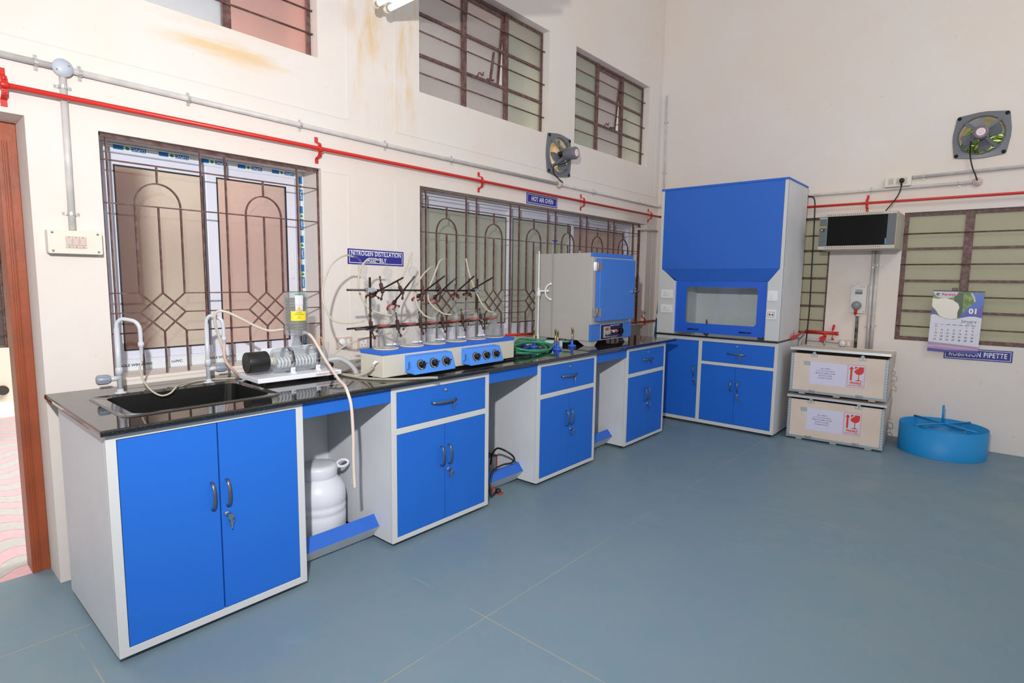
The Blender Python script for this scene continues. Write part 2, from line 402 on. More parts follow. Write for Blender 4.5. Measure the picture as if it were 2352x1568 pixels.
tag(MB().box(-4,7,.21,6,-.2,-.07).box(XB+TH,9,-6,.21,-.2,-.07).build('ground_outside',PAVER),kind='structure')
# raised plaster lines on the left wall
def trim(n,pts):
    m=MB()
    for p,q in zip(pts,pts[1:]):
        m.beam((p[0],-.0015 if p[0]==q[0] else -.0009,p[1]),(q[0],-.0015 if p[0]==q[0] else -.0009,q[1]),.012 if p[0]==q[0] else .004,.004 if p[0]==q[0] else .012)
    tag(m.build('trim_%d'%n,PLASTER),kind='structure')
trim(1,[(1.583,5.5),(1.583,2.437),(-1.2,2.437)])
trim(2,[(1.955,5.5),(1.955,2.437),(5.745,2.437),(5.745,5.5)])
trim(3,[(1.39,2.094),(1.578,2.094),(1.578,.92)])
trim(4,[(1.953,2.094),(1.953,.92)])
trim(5,[(5.745,2.10),(5.745,.3)])
# door frame at the outer side of the doorway
M=on_left(0,0)
df=MB().box(-.082,-.013,0,2.113,-.335,-.205,M).box(-1.0,-.082,2.03,2.113,-.335,-.205,M)
df.box(-.066,-.058,0,2.03,-.207,-.199,M).box(-.050,-.046,0,2.03,-.207,-.201,M)
o=tag(df.build('door_1',ORANGE,bevel=.004),'orange brown painted wooden door frame at the left edge','door frame',kind='structure')
# window builders
def glass_pane(name,u0,u1,v0,v1,d,M,material,parent,th=.004):
    return MB().box(u0,u1,v0,v1,d-th,d,M).build(name,material,parent)
def grille(panels,u0,u1,M,parent,zt=2.086,zb=.936):
    """welded square bar grille: per panel five bars, an arch on top and a crossed diamond below"""
    m=MB(); d0,d1=-.037,-.023; w=.0034
    def hb(a,b,z): m.box(a,b,z-.0030,z+.0030,d0+.001,d1-.001,M)
    def vb(u,a,b): m.box(u-w,u+w,a,b,d0,d1,M)
    hb(u0,u1,zt); hb(u0,u1,1.982); hb(u0,u1,1.781)
    xs=[]
    for p in panels:
        e0,a0,c,a1,e1=p; xs.append(p)
        vb(e0,zb,zt); vb(e1,zb,zt); vb(c,1.895,1.982); vb(c,1.35,1.781); vb(a0,1.35,1.781); vb(a1,1.35,1.781)
        arc=[]
        for k in range(17):
            t=PI*k/16; arc.append(((a0+a1)/2+(a1-a0)/2*math.cos(t),1.786+.110*math.sin(t),-.030))
        for q,r in zip(arc,arc[1:]): m.beam(q,r,.0068,.012,M,up=(0,-1,0) if M[1][2]<0 else (1,0,0))
        z4,z5,z6=1.350,1.252,1.152
        for q,r in (((a0,z4),(a1,z6)),((a1,z4),(a0,z6)),((c,z4),(a0,z5)),((c,z4),(a1,z5)),((a0,z5),(c,z6)),((a1,z5),(c,z6))):
            k_=.0012*(1 if (q[0]-r[0])*(q[1]-r[1])>0 else 0)
            m.beam((q[0],q[1],-.030),(r[0],r[1],-.030),.0068,.012-k_,M,up=(0,-1,0))
        for u in (a0,c,a1): vb(u,zb,z6)
    ends=[u0]+[x for p in panels for x in (p[1],p[3])]+[u1]
    for k in range(0,len(ends),2):
        for z in (1.350,1.252,1.152): hb(ends[k],ends[k+1],z)
    return m.build('grille',BROWN,parent)
def gp(x): return (x,x+.104,x+.207,x+.310,x+.415)
G_W=[frosted('frosted_'+n,c,r,cl) for n,c,r,cl in (('brown','#cbc7c2',.5,.9),('pink','#d2bfbd',.5,.9),('greenish','#c6c8bb',.5,.65),('rose','#c2aea6',.5,.65),('sky','#dfe3ee',.5,.9),('rosy','#e2b8b2',.5,.9),('grey','#d2cac6',.55,.75),('mint','#cfd4c2',.6,.9),('olive','#d6d3b8',.6,.5),('sea','#cbdad4',.5,.9))]  # pane tints stand in for the blurred outdoor light behind each pane
GB,GPK,GGR,GRO,GSK,GRS,GGY,GMT,GOL,GSE=G_W
TAPE=mat('printed_film','#dfe6ea',.3); TBLUE=mat('film_print_blue','#1c74b8',.4); TGREEN=mat('film_print_green','#2f9a4e',.4); TINK=mat('film_print_ink','#2b4260',.5)
def upvc(n,w,cuts,panes,parent,M,sill=.925):
    """outer frame, then sashes: (u0,u1,depth) each with its pane; glass bounds"""
    u0,u1,v0,v1=w; D=-.215
    m=MB().cells([u0,u0+.052,u1-.052,u1],[v0,v0+.062,v1-.047,v1],lambda u,v:(u0+.052<u<u1-.052 and v0+.062<v<v1-.047),D-.07,D,M)
    m.build('frame',UPVC,parent,bevel=.003)
    for (s0,s1,d,mt) in panes:
        a=MB().cells([s0,s0+.062,s1-.062,s1],[v0+.045,v0+.108,v1-.105,v1-.040],lambda u,v:(s0+.062<u<s1-.062 and v0+.108<v<v1-.105),d-.028,d,M)
        so=a.build('sash',UPVC,parent,bevel=.003)
        g=MB().cells([s0+.058,s0+.066,s1-.066,s1-.058],[v0+.104,v0+.112,v1-.109,v1-.101],lambda u,v:(s0+.066<u<s1-.066 and v0+.112<v<v1-.109),d-.006,d+.001,M)
        g.build('gasket',JGASKET,so)
        glass_pane('pane',s0+.060,s1-.060,v0+.106,v1-.103,d-.010,M,mt,so)
        yield so
M=on_left(0,0)
w1=thing('window_1',(.82,.2,.935),'white sliding window with frosted glass behind a brown arched grille, over the sink','window',kind='structure')
s=list(upvc(1,W1,None,[(.305,.850,-.250,GB),(.795,1.330,-.222,GPK)],w1,M))
lt=MB().prism(rrect(1.288,1.306,1.43,1.62,.008),-.222,-.212,M); lt.prism(rrect(1.292,1.302,1.49,1.56,.004),-.212,-.206,M); lt.build('latch',WHITEP,s[1],bevel=.001)
tp=MB().box(.30,1.34,2.066,2.094,-.2149,-.2142,M).box(1.350,1.384,.95,2.094,-.2149,-.2142,M).box(.26,1.38,.938,.985,-.2149,-.2142,M).build('protective_film',TAPE,w1)
tb=MB(); tg=MB(); ti=MB(); tw=MB()
for k in range(5):
    x=.36+k*.205
    tb.box(x,x+.045,2.070,2.092,-.2142,-.2138,M); tb.box(x+.08,x+.145,2.070,2.092,-.2142,-.2138,M)
    tg.lathe([(.009,0),(.009,.0004)],fm((x+.062,.2142,2.081),(1,0,0),(0,0,1),(0,-1,0)),12)
    tw.text('U-PVC',.020,fm((x+.112,.2136,2.082),(-1,0,0),(0,0,-1),(0,-1,0)),.03)
for k in range(6):
    z=1.0+k*.185
    tb.box(1.354,1.378,z,z+.07,-.2142,-.2138,M); tb.box(1.354,1.376,z+.105,z+.15,-.2142,-.2138,M)
    tg.lathe([(.009,0),(.009,.0004)],fm((1.366,.2142,z+.088),(1,0,0),(0,0,1),(0,-1,0)),12)
    tw.text('U-PVC',.019,fm((1.366,.2136,z+.036),(0,0,1),(-1,0,0),(0,-1,0)),.03)
tb.build('film_print',TBLUE,tp); tg.build('film_print_mark',TGREEN,tp); tw.build('film_print_lettering',TEXTW,tp)
ti.text('EAGLE WINDOWS',.019,fm((.40,.2138,.966),(1,0,0),(0,0,1),(0,-1,0)),.03,'CENTER').text('U-PVC',.019,fm((.60,.2138,.966),(1,0,0),(0,0,1),(0,-1,0)),.03).text('EAGLE WINDOWS',.019,fm((.84,.2138,.966),(1,0,0),(0,0,1),(0,-1,0)),.03).text('U-PVC',.019,fm((1.02,.2138,.966),(1,0,0),(0,0,1),(0,-1,0)),.03)
ti.build('film_print_lettering',TINK,tp)
grille([gp(.284),gp(.825)],.262,1.380,M,w1)
MB().box(.252,.262,.936,2.100,-.042,-.030,M).box(1.376,1.384,.936,2.1,-.042,-.030,M).box(.252,1.384,2.09,2.1,-.042,-.030,M).build('grille_frame',BROWN,w1)
w2=thing('window_2',(3.9,.2,.935),'long white sliding window with a brown arched grille behind the glassware and oven','window',kind='structure')
s=list(upvc(2,W2,None,[(2.22,3.450,-.250,GGR),(3.385,4.420,-.222,GGR),(4.36,5.54,-.250,GRO)],w2,M))
grille([gp(2.245+.5315*k) for k in range(6)],2.19,5.45,M,w2)
MB().box(5.45,5.470,.936,2.095,-.040,-.020,M).box(2.185,2.195,.936,2.095,-.04,-.02,M).build('grille_frame',BROWN,w2)
def steel_window(name,w,mull,trans,rods,M,glassmats,label,d=-.075,open_bay=None,mw=.045,fw=.022,stay=True,rod_r=.006):
    u0,u1,v0,v1=w
    c=M@Vector(((u0+u1)/2,v0,d)); t=thing(name,tuple(c),label,'window',kind='structure')
    m=MB(); m.cells([u0,u0+fw,u1-fw,u1],[v0,v0+fw,v1-fw,v1],lambda u,v:(u0+fw<u<u1-fw and v0+fw<v<v1-fw),d-.03,d,M)
    for x in mull: m.box(x-mw/2,x+mw/2,v0,v1,d-.028,d+.006,M)
    edges=[u0]+list(mull)+[u1]
    for i in range(len(edges)-1):
        for z in trans: m.box(edges[i]+(mw/2 if i else 0),edges[i+1]-(mw/2 if i<len(mull) else 0),z-.011,z+.011,d-.02,d+.002,M)
    m.build('frame',BROWN,t,bevel=.002)
    for z in rods: MB().bar((u0+.002,z,d+.022),(u1-.002,z,d+.022),rod_r,8,M).build('security_rod',BROWN,t)
    for i in range(len(edges)-1):
        a,b=edges[i]+.01,edges[i+1]-.01
        if open_bay==i:
            zt=v1-.03; zb=trans[-1] if trans else v0
            R=M@T(0,zt,d-.012)@RX(math.radians(5.5))
            sf=MB().cells([a+.015,a+.04,b-.04,b-.015],[zb-zt+.01,zb-zt+.035,-.025,0],lambda u,v:(a+.04<u<b-.04 and zb-zt+.035<v<-.025),-.012,.006,R).build('sash',BROWN,t)
            glass_pane('pane',a+.035,b-.035,zb-zt+.03,-.02,0,R,glassmats[i],sf)
            glass_pane('pane',a,b,v0+.01,zb,d-.012,M,glassmats[i],t)
            cx=(a+b)/2+.03
            st=MB().beam((cx,zb+.01,d+.02),(cx-.035 if stay>0 else cx+.16,zb+.20 if stay>0 else zb+.13,d+.09),.022,.005,M); st.bar((cx-.03,zb+.012,d+.01),(cx+.03,zb+.012,d+.03),.008,8,M); st.build('stay_arm',BROWN,t)
            MB().tube(smooth_path([(cx-.14,zb,d+.01),(cx-.13,zb+.03,d+.025),(cx-.10,zb+.015,d+.03),(cx-.09,zb+.045,d+.03)],4),.006,6,M).build('catch',BROWN,t)
        else: glass_pane('pane',a,b,v0+.01,v1-.01,d-.012,M,glassmats[i],t)
    return t
M=on_left(0,0)
steel_window('window_3',UA,[.885],[3.16],[2.897,3.03,3.30,3.45],M,[GSK,GRS],'high brown steel window at the top left with pinkish and bluish frosted panes')
steel_window('window_4',UB,[2.675,3.165],[3.318,3.036],[3.468,3.187,2.902],M,[GGY,GGY,GGR],'wide high brown steel window with an open middle sash and stay arm',open_bay=1,stay=1)
steel_window('window_5',UC,[4.565,5.062],[3.332,3.043],[3.466,3.190,2.900],M,[GGR,GGY,GGR],'smaller looking high brown steel window nearest the corner, middle sash ajar',open_bay=1,stay=-1)
M=on_back(0,0,XB)
steel_window('window_6',BW1,[1.17],[1.770,1.493,1.211],[1.92,1.634,1.349,1.068],M,[GOL,GOL],'brown steel window of the back wall, half hidden by the fume hood',d=-.03)
steel_window('window_7',BW2,[2.958],[1.770,1.478,1.199],[1.906,1.627,1.338,1.057],M,[GOL,GOL],'brown steel window of the back wall at the right edge, behind the calendar',d=-.03,mw=.062,fw=.035)
# plaster sleeves of the two fan openings
def sleeve(n,M):
    m=MB(); seg=32; rings=[]
    for r,z in ((.170,.0),(.170,-TH),(.152,-TH),(.152,.0)):
        rings.append([m.bm.verts.new(M@Vector((r*math.cos(2*PI*i/seg),r*math.sin(2*PI*i/seg),z))) for i in range(seg)])
    rings.append(rings[0])
    for a,b in zip(rings,rings[1:]):
        for i in range(seg): m.bm.faces.new((a[i],a[(i+1)%seg],b[(i+1)%seg],b[i])).smooth=True
    tag(m.build('trim_%d'%n,mat('sleeve_paint','#e3d3a8',.7)),kind='structure')
sleeve(6,on_left(F1[0],F1[1])); sleeve(7,on_back(-F2[0],F2[1],XB))
# sills
tag(MB().box(.262,1.384,-.003,.16,.918,.936).build('trim_8',PLASTER,bevel=.004),kind='structure')
tag(MB().box(2.17,5.60,-.003,.16,.918,.936).build('trim_9',PLASTER,bevel=.004),kind='structure')
# outside: neighbouring wall with a barred window, open door leaf, trees
OW=mat('outside_cream_wall','#c2baac',.8)
M=fm((0,5.0,0),(1,0,0),(0,0,1),(0,-1,0))
ow=(.05,.62,.38,1.9)
tag(MB().cells([-3,-.9,.505,3.8],[-.1,.62,1.77,4.5],lambda u,v:(-.9<u<.505 and .62<v<1.77),-.15,0,M).build('wall_outside',OW),kind='structure')
steel_window('window_8',(-.9,.505,.62,1.77),[.02],[],[.78,1.05,1.32,1.55],M,[mat('dark_pane','#4a4444',.2)]*2,'dark barred window of the building across the yard, seen through the doorway',d=-.05)
tag(MB().box(-3,3.8,4.75,5.0,1.78,2.35).build('trim_10',mat('outside_red_band','#a8887f',.8)),kind='structure')
tag(MB().box(-3,3.8,4.6,5.0,-.07,.02).build('trim_11',mat('outside_kerb','#e8e4da',.8)),kind='structure')
tag(MB().box(.12,.60,.56,.60,-.06,2.06).box(.18,.54,.552,.56,.25,.95).box(.18,.54,.552,.56,1.1,1.9).build('door_2',ORANGE,bevel=.004),kind='structure')
tag(MB().box(-.55,.197,3.50,3.512,-.07,1.02).build('glass_sheet',frosted('frosted_sheet','#cfe0d6',.4,.5)),'pale greenish glass sheet standing in the yard, seen through the doorway','glass sheet')
tag(MB().cyl(.05,0,.05,fm((.42,4.995,.16),(1,0,0),(0,0,1),(0,-1,0))).build('drain_pipe',mat('drain_dark','#2a2420',.7)),'round dark drain hole low in the cream wall across the yard','drain')
def tree(loc,label,n,spread):
    t=thing('leafy_tree',loc,label,'tree')
    MB().tube([(loc[0],loc[1],-.05),(loc[0]+.05,loc[1],1.2),(loc[0],loc[1]+.1,2.6)],.07,8,rs=[.09,.07,.05]).build('trunk',mat('bark','#5c4a3a',.9),t)
    f=MB()
    for k in range(n):
        c=Vector((loc[0]+random.gauss(0,spread[0]),loc[1]+random.gauss(0,spread[1]),3.05+random.gauss(0,spread[2])))
        a=Vector((random.uniform(-1,1),random.uniform(-1,1),random.uniform(-1,1))).normalized(); b=a.orthogonal().normalized()
        l=random.uniform(.028,.05); w=l*.35
        f.bm.faces.new([f.bm.verts.new(c-a*l),f.bm.verts.new(c+b*w),f.bm.verts.new(c+a*l),f.bm.verts.new(c-b*w)])
    f.build('foliage',mat('leaf_green','#a3b860',.7,var=.9,vscale=9,var_color='#56762f'),t)
tree((7.6,-2.95,-.07),'green leafy tree outside, seen through the exhaust fan of the back wall',9000,(.30,.42,.30))
# ---------------------------------------------------------------- laboratory bench
YF=-.873; YS=-.906; YB=-.155; ZB=.025; ZT=.876; TOP=.900
SK=(.105,.700,-.735,-.262)   # sink cut-out
b=MB().cells([-.020,SK[0],SK[1],4.5525],[-.002+0,.262,.735,-YS],lambda u,v:SK[0]<u<SK[1] and .262<v<.735,.877,TOP,fm((0,0,0),(1,0,0),(0,-1,0),(0,0,1)))
tag(b.build('worktop',GRANITE,bevel=.006,seg=3),'long polished black granite worktop running along the window wall','worktop')
# cabinets
def handle(M,u0,u1,v0,v1,name='handle'):
    """bowed grey bar handle between two ends on plane M"""
    m=MB(); n=10; pts=[]
    vert=abs(v1-v0)>abs(u1-u0)
    for k in range(n+1):
        t=k/n; pts.append((u0+(u1-u0)*t,v0+(v1-v0)*t,.012+.018*math.sin(PI*t)**.6))
    pts=[(u0,v0,.0)]+pts+[(u1,v1,.0)]
    R=[]
    for i,p in enumerate(pts):
        a=Vector(pts[max(i-1,0)]); b=Vector(pts[min(i+1,len(pts)-1)]); t=(b-a).normalized()
        s=Vector((1,0,0)) if vert else Vector((0,1,0)); nn=t.cross(s).normalized(); w=.0065; h=.0033
        R.append([m.bm.verts.new(M@(Vector(p)+s*x*w+nn*y*h)) for x,y in ((-1,-.4),(-.6,-1),(.6,-1),(1,-.4),(1,.4),(.6,1),(-.6,1),(-1,.4))])
    for a,b in zip(R,R[1:]):
        for k in range(8): m.bm.faces.new((a[k],a[(k+1)%8],b[(k+1)%8],b[k])).smooth=True
    m.bm.faces.new(R[0][::-1]); m.bm.faces.new(R[-1])
    return m
HANDM=mat('brushed_grey_handle','#77797e',.3,metal=.8)
def lock(M,u,v,parent,keys=True,bent=False):
    MB().lathe([(.0105,0),(.0105,.006),(.007,.0085),(0,.0085)],M@T(u,v,0),16).build('lock',CHROME,parent)
    if keys:
        k=MB(); k.box(u-.002,u+.012,v-.010,v+.004,.008,.030,M) if bent else k.box(u-.0015,u+.0015,v-.012,v+.012,.008,.03,M)
        k.lathe([(.013,-.001),(.013,.001)],M@T(u+.006,v-.008,.030)@RX(.3),12)
        k.tube([(u+.012+.009*math.cos(a*PI/5),v-.022+.009*math.sin(a*PI/5),.026) for a in range(10)],.001,5,M,closed=True)
        k.prism([(u+.006,v-.05),(u+.014,v-.05),(u+.015,v-.032),(u+.02,v-.03),(u+.018,v-.022),(u+.006,v-.024)],.012,.014,M)
        k.prism([(u+.011,v-.066),(u+.016,v-.066),(u+.018,v-.04),(u+.022,v-.036),(u+.008,v-.034)],.016,.018,M)
        k.build('key',CHROME,parent)
def cabinet(x0,w,kind,label,M0=None,depth=None,doorm=None):
    """kind 'doors': two tall doors; 'drawer': drawer above two doors. M: plane of the front face with u from the left edge, v from the floor"""
    M=M0 if M0 is not None else fm((x0,YF,0),(1,0,0),(0,0,1),(0,-1,0))
    D=depth or (YB-YF); bl=doorm or BLUE
    c=M@Vector((w/2,0,-D/2)); t=thing('base_cabinet',tuple(c),label,'cabinet','blue and cream base cabinets along the window wall')
    body=MB().box(0,.012,ZB,ZT,-D,-.021,M).box(w-.012,w,ZB,ZT,-D,-.021,M).box(.012,w-.012,ZB,ZB+.02,-D,-.021,M).box(.012,w-.012,ZB+.02,ZT,-D,-D+.012,M).box(.012,w-.012,ZB+.02,ZT-.02,-.06,-.04,M)
    body.build('carcass',GREYP,t)
    if kind=='doors':
        m=w*.5+.003; us=[0,.033,w-.033,w]; vs=[ZB,.057,.853,ZT]
        fr=MB().cells(us,vs,lambda u,v:.033<u<w-.033 and .057<v<.853,-.021,0,M); ops=[(.033,m-.001,.057,.853),(m+.001,w-.033,.057,.853)]
    else:
        m=w*.5+.004; us=[0,.033,w-.033,w]; vs=[ZB,.052,.617,.651,.845,ZT]
        fr=MB().cells(us,vs,lambda u,v:.033<u<w-.033 and (.052<v<.617 or .651<v<.845),-.021,0,M); ops=[(.033,m-.001,.052,.617),(m+.001,w-.033,.052,.617)]
    fr.build('face_frame',FRAMEW,t,bevel=.002)
    hz=(.499,.610) if kind=='doors' else (.378,.490)
    for i,(a,b_,c0,c1) in enumerate(ops):
        d=MB().box(a+.0015,b_-.0015,c0+.002,c1-.002,-.019,.001,M).build('door',bl,t,bevel=.0015)
        hu=(b_-.030) if i==0 else (a+.027)
        handle(M,hu,hu,hz[0],hz[1]).build('handle',HANDM,d)
        if i==1: lock(M,hu-.006,hz[0]-.033,d,True,True)
    if kind=='drawer':
        d=MB().box(.0345,w-.0345,.653,.843,-.019,.001,M).build('drawer',bl,t,bevel=.0015)
        handle(M,.274,.454,.752,.750).build('handle',HANDM,d)
        lock(M,w/2+.008,.814,d,False)
        k=MB(); k.tube([(.437+.010*math.cos(a*PI/5),.738+.010*math.sin(a*PI/5),.02) for a in range(10)],.0012,5,M,closed=True)
        k.prism([(.432,.695),(.438,.690),(.443,.712),(.449,.722),(.436,.732),(.428,.722)],.008,.010,M); k.build('key',CHROME,d)
    for u in (.05,w-.05):
        for dd in (.06,D-.06): MB().cyl(.018,0,ZB,M@T(u,0,-dd)@RX(-PI/2),12).build('glide_foot',RUBBER,t)
    return t
cabinet(0,.748,'doors','wide two-door blue cabinet under the sink at the near end of the bench')
c2=cabinet(1.240,.740,'drawer','blue cabinet with drawer standing next to the white drum, under the heating mantle')
cabinet(2.467,.736,'drawer','blue cabinet with drawer in the middle of the bench, below the green gas hose')
cabinet(3.678,.720,'drawer','last blue cabinet with drawer of the bench, nearest the fume hood')
def knee(x0,x1,label):
    t=thing('knee_space_panel',((x0+x1)/2,-.5,.01),label,'panel','blue trimmed knee spaces between the bench cabinets')
    MB().box(x0+.001,x1-.001,YF+.004,YF+.020,.799,.876,I4).build('apron',BLUE,t,bevel=.0015)
    MB().box(x0+.001,x1-.001,-.252,-.240,.010,.876,I4).build('back_panel',GREYP,t)
    f=MB(); y0,z0,y1,z1,y2,z2=-.708,.150,-.757,.093,-.691,.017; th=.006
    P=fm((0,0,0),(0,1,0),(0,0,1),(1,0,0))
    f.prism([(y0,z0),(y1,z1),(y1+.008,z1+.001),(y0+.006,z0-.005)],x0+.002,x1-.002,P)
    fo=f.build('footrest',BLUE_D,t)
    MB().prism([(y1,z1-.0005),(y2,z2),(y2+.005,z2+.004),(y1+.009,z1+.0005)],x0+.003,x1-.003,P).box(x0+.002,x0+.006,y1+.01,y2,z2,z1,I4).build('underside_lip',GREYP,fo)
    return t
knee(.748,1.240,'knee space with footrest and the white drum, beside the sink cabinet')
knee(1.980,2.467,'knee space with footrest and black cable, second from the sink')
knee(3.203,3.678,'knee space with footrest under the oven, farthest from the sink')
# sink
sk=thing('sink',(.40,-.5,.9),'black rectangular drop-in sink in the granite worktop','sink')
S=fm((0,0,0),(1,0,0),(0,-1,0),(0,0,1))
rim=MB(); o_=rrect(.085,.722,.246,.752,.035); i_=rrect(.140,.690,.285,.700,.04)
def ring(mb,loops):
    R=[[mb.bm.verts.new(S@Vector((x,y,z))) for x,y in lp] for lp,z in loops]
    for a,b_ in zip(R,R[1:]):
        n=len(a)
        for i in range(n): mb.bm.faces.new((a[i],a[(i+1)%n],b_[(i+1)%n],b_[i]))
    return R
ring(rim,[(o_,.9008),(rrect(.093,.714,.254,.744,.03),.906),(rrect(.105,.703,.266,.732,.03),.903),(i_,.899)])
rim.build('rim',mat('sink_rim','#3a3836',.12,spec=.8),sk)
bs=MB(); R=ring(bs,[(i_,.899),(rrect(.150,.680,.295,.690,.05),.74),(rrect(.18,.65,.325,.66,.05),.70)]); bs.bm.faces.new(R[-1])
R2=ring(bs,[(i_,.899),(rrect(.136,.694,.281,.704,.04),.899),(rrect(.146,.684,.291,.694,.05),.735),(rrect(.176,.654,.321,.664,.05),.695)]); bs.bm.faces.new(R2[-1])
bs.build('basin',mat('sink_black','#141414',.35),sk)
MB().cyl(.03,.7005,.703,S@T(.415,.49,0),16).build('drain',CHROME,sk)
# swan neck taps
TAPM=mat('tap_grey','#c6cad1',.3)
def tap(x,y,knob_dir,label,noz=(.10,-.03)):
    t=thing('lab_tap',(x,y,TOP),label,'tap','grey swan neck laboratory taps behind the sink')
    b=MB().lathe([(.026,0),(.026,.004),(.013,.008),(.012,.02)],T(x,y,TOP),20); b.cyl(.0108,.01,.30,T(x,y,TOP),16)
    b.lathe([(.0145,.085),(.0145,.115),(.011,.12)],T(x,y,TOP),16); b.build('column',TAPM,t)
    nx,ny=noz
    pts=[(x,y,TOP+.14),(x,y,TOP+.30),(x+.07*nx,y+.07*ny,TOP+.326),(x+.24*nx,y+.24*ny,TOP+.340),(x+.50*nx,y+.5*ny,TOP+.338),(x+.78*nx,y+.78*ny,TOP+.330),(x+.94*nx,y+.94*ny,TOP+.312),(x+nx,y+ny,TOP+.285),(x+nx,y+ny,TOP+.225)]
    MB().tube(smooth_path(pts,5),.0088,12).build('swan_neck',TAPM,t)
    MB().lathe([(.0125,.0),(.0125,-.018),(.0085,-.022),(.0075,-.05),(.0055,-.055),(.0058,-.085),(.0035,-.09)],T(x+nx,y+ny,TOP+.235),14).build('serrated_nozzle',TAPM,t)
    K=fm((x,y,TOP+.07),(0,1,0),(0,0,1),(knob_dir,0,0))
    MB().cyl(.012,.0,.05,K,12).build('side_arm',TAPM,t)
    kb=MB().lathe([(.016,.035),(.0195,.040),(.0205,.085),(.017,.088),(0,.088)],K,20)
    for a in range(8): kb.box(.0185,.0225,-.003,.003,.045,.082,K@RZ(a*PI/4))
    kb.build('knob',mat('tap_knob_grey','#8f97a6',.35),t)
    return t
tap(.222,-.203,-1,'grey swan neck tap with thin hose at the left end of the sink',(.076,-.06))
tap(.604,-.207,1,'grey swan neck tap beside the water still, feeding two hoses',(.062,-.05))

# ---------------------------------------------------------------- fume hood
XH=4.959; HD=.648
M=on_back(.495,0,XH) ; M=fm((XH,-.495,0),(0,-1,0),(0,0,1),(-1,0,0)); HW=1.213
fh=thing('fume_hood',(XH+.3,-1.1,0),'tall blue and cream fume hood standing in the corner of the room','fume hood')
u=lambda y:-y-.495
MB().box(0,.012,ZB,.890,-HD,-.021,M).box(HW-.012,HW,ZB,.890,-HD,-.021,M).box(.012,HW-.012,ZB,.05,-HD,-.021,M).box(.012,HW-.012,.87,.889,-HD,-.021,M).box(.012,HW-.012,.05,.87,-HD,-HD+.01,M).build('lower_carcass',GREYP,fh)
a0,a1,b0,b1,b2=.035,u(-.957),u(-.994),u(-1.334),u(-1.678)
MB().cells([0,a0,a1,b0,b2,HW],[ZB,.060,.627,.658,.855,.890],lambda p,q:(a0<p<a1 and .06<q<.855) or (b0<p<b2 and (.06<q<.627 or .658<q<.855)),-.021,0,M).build('face_frame',FRAMEW,fh,bevel=.002)
HB=mat('hood_blue','#2166cc',.42,spec=.3)
d=MB().box(a0+.001,a1-.001,.062,.853,-.019,.001,M).build('door',HB,fh,bevel=.0015); handle(M,a1-.035,a1-.035,.495,.597).build('handle',HANDM,d); lock(M,a1-.028,.452,d,True,True)
d=MB().box(b0+.001,b1-.001,.062,.625,-.019,.001,M).build('door',HB,fh,bevel=.0015); handle(M,b1-.035,b1-.035,.389,.490).build('handle',HANDM,d)
d=MB().box(b1+.001,b2-.001,.062,.625,-.019,.001,M).build('door',HB,fh,bevel=.0015); handle(M,b1+.030,b1+.030,.389,.490).build('handle',HANDM,d); lock(M,b1+.026,.352,d,True,True)
d=MB().box(b0+.001,b2-.001,.660,.853,-.019,.001,M).build('drawer',HB,fh,bevel=.0015); handle(M,u(-1.251),u(-1.42),.755,.753).build('handle',HANDM,d); lock(M,u(-1.337),.826,d,False); lock(M,u(-1.366),.742,d,True)
for uu in (.05,HW-.05):
    for dd in (.06,HD-.06): MB().cyl(.018,0,ZB,M@T(uu,0,-dd)@RX(-PI/2),12).build('glide_foot',RUBBER,fh)
MB().box(-.012,HW+.002,.8905,.9075,-HD,.022,M).build('hood_worktop',mat('hood_top_black','#1b1c1d',.08,spec=.8),fh,bevel=.007,seg=3)
WHITEL=mat('white_laminate','#d4d6d8',.4)
# upper shell: hollow chamber
p1,p2=u(-.676),u(-1.578)
sh=MB().box(0,.014,.908,2.360,-HD,-.001,M).box(HW-.014,HW,.908,2.360,-HD,-.001,M).box(.014,HW-.014,.908,2.36,-HD,-HD+.012,M).box(.014,HW-.014,1.62,1.635,-HD+.012,-.03,M).box(p1-.012,p1,.908,1.45,-.56,-.012,M).box(p2,p2+.012,.908,1.45,-.56,-.012,M).box(p1-.012,p1,1.45,1.6,-.56,-.06,M).box(p2,p2+.012,1.45,1.6,-.56,-.06,M)
sh.build('upper_shell',GREYP,fh)
ch=MB().box(p1,p2,.908,1.61,-.575,-.560,M).box(p1-.001,p1+.001,.91,1.6,-.555,-.062,M).box(p2-.001,p2+.001,.91,1.6,-.555,-.062,M).box(p1+.16,p1+.165,.91,1.6,-.56,-.556,M)
ch.build('chamber_lining',mat('chamber_lining','#eceeee',.5),fh)
MB().prism([(0,.908),(p1-.008,.908),(p1-.008,1.452),(.030,1.571),(.030,2.360),(0,2.36)],-.012,0,M).build('left_pilaster',FRAMEW,fh,bevel=.002)
MB().prism([(HW,.908),(p2+.008,.908),(p2+.008,1.452),(HW-.030,1.571),(HW-.030,2.360),(HW,2.36)],-.012,0,M).build('right_pilaster',FRAMEW,fh,bevel=.002)
MB().box(.031,HW-.031,1.571,2.360,-.012,.0012,M).build('fascia',BLUE_D,fh,bevel=.001)
sl=MB(); vv=[sl.bm.verts.new(M@Vector(p)) for p in ((.031,1.5705,.001),(HW-.031,1.5705,.001),(p2+.008,1.453,-.040),(p1-.008,1.453,-.040),(.031,1.5705,-.012),(HW-.031,1.5705,-.012),(p2+.008,1.453,-.050),(p1-.008,1.453,-.050))]
for f in ((0,1,2,3),(7,6,5,4),(0,4,5,1),(1,5,6,2),(2,6,7,3),(3,7,4,0)): sl.bm.faces.new([vv[i] for i in f])
sl.build('sloping_fascia',BLUE_D,fh)
MB().box(-.004,HW+.004,2.360,2.379,-HD,.006,M).build('top_cap',BLUE_D,fh,bevel=.002)
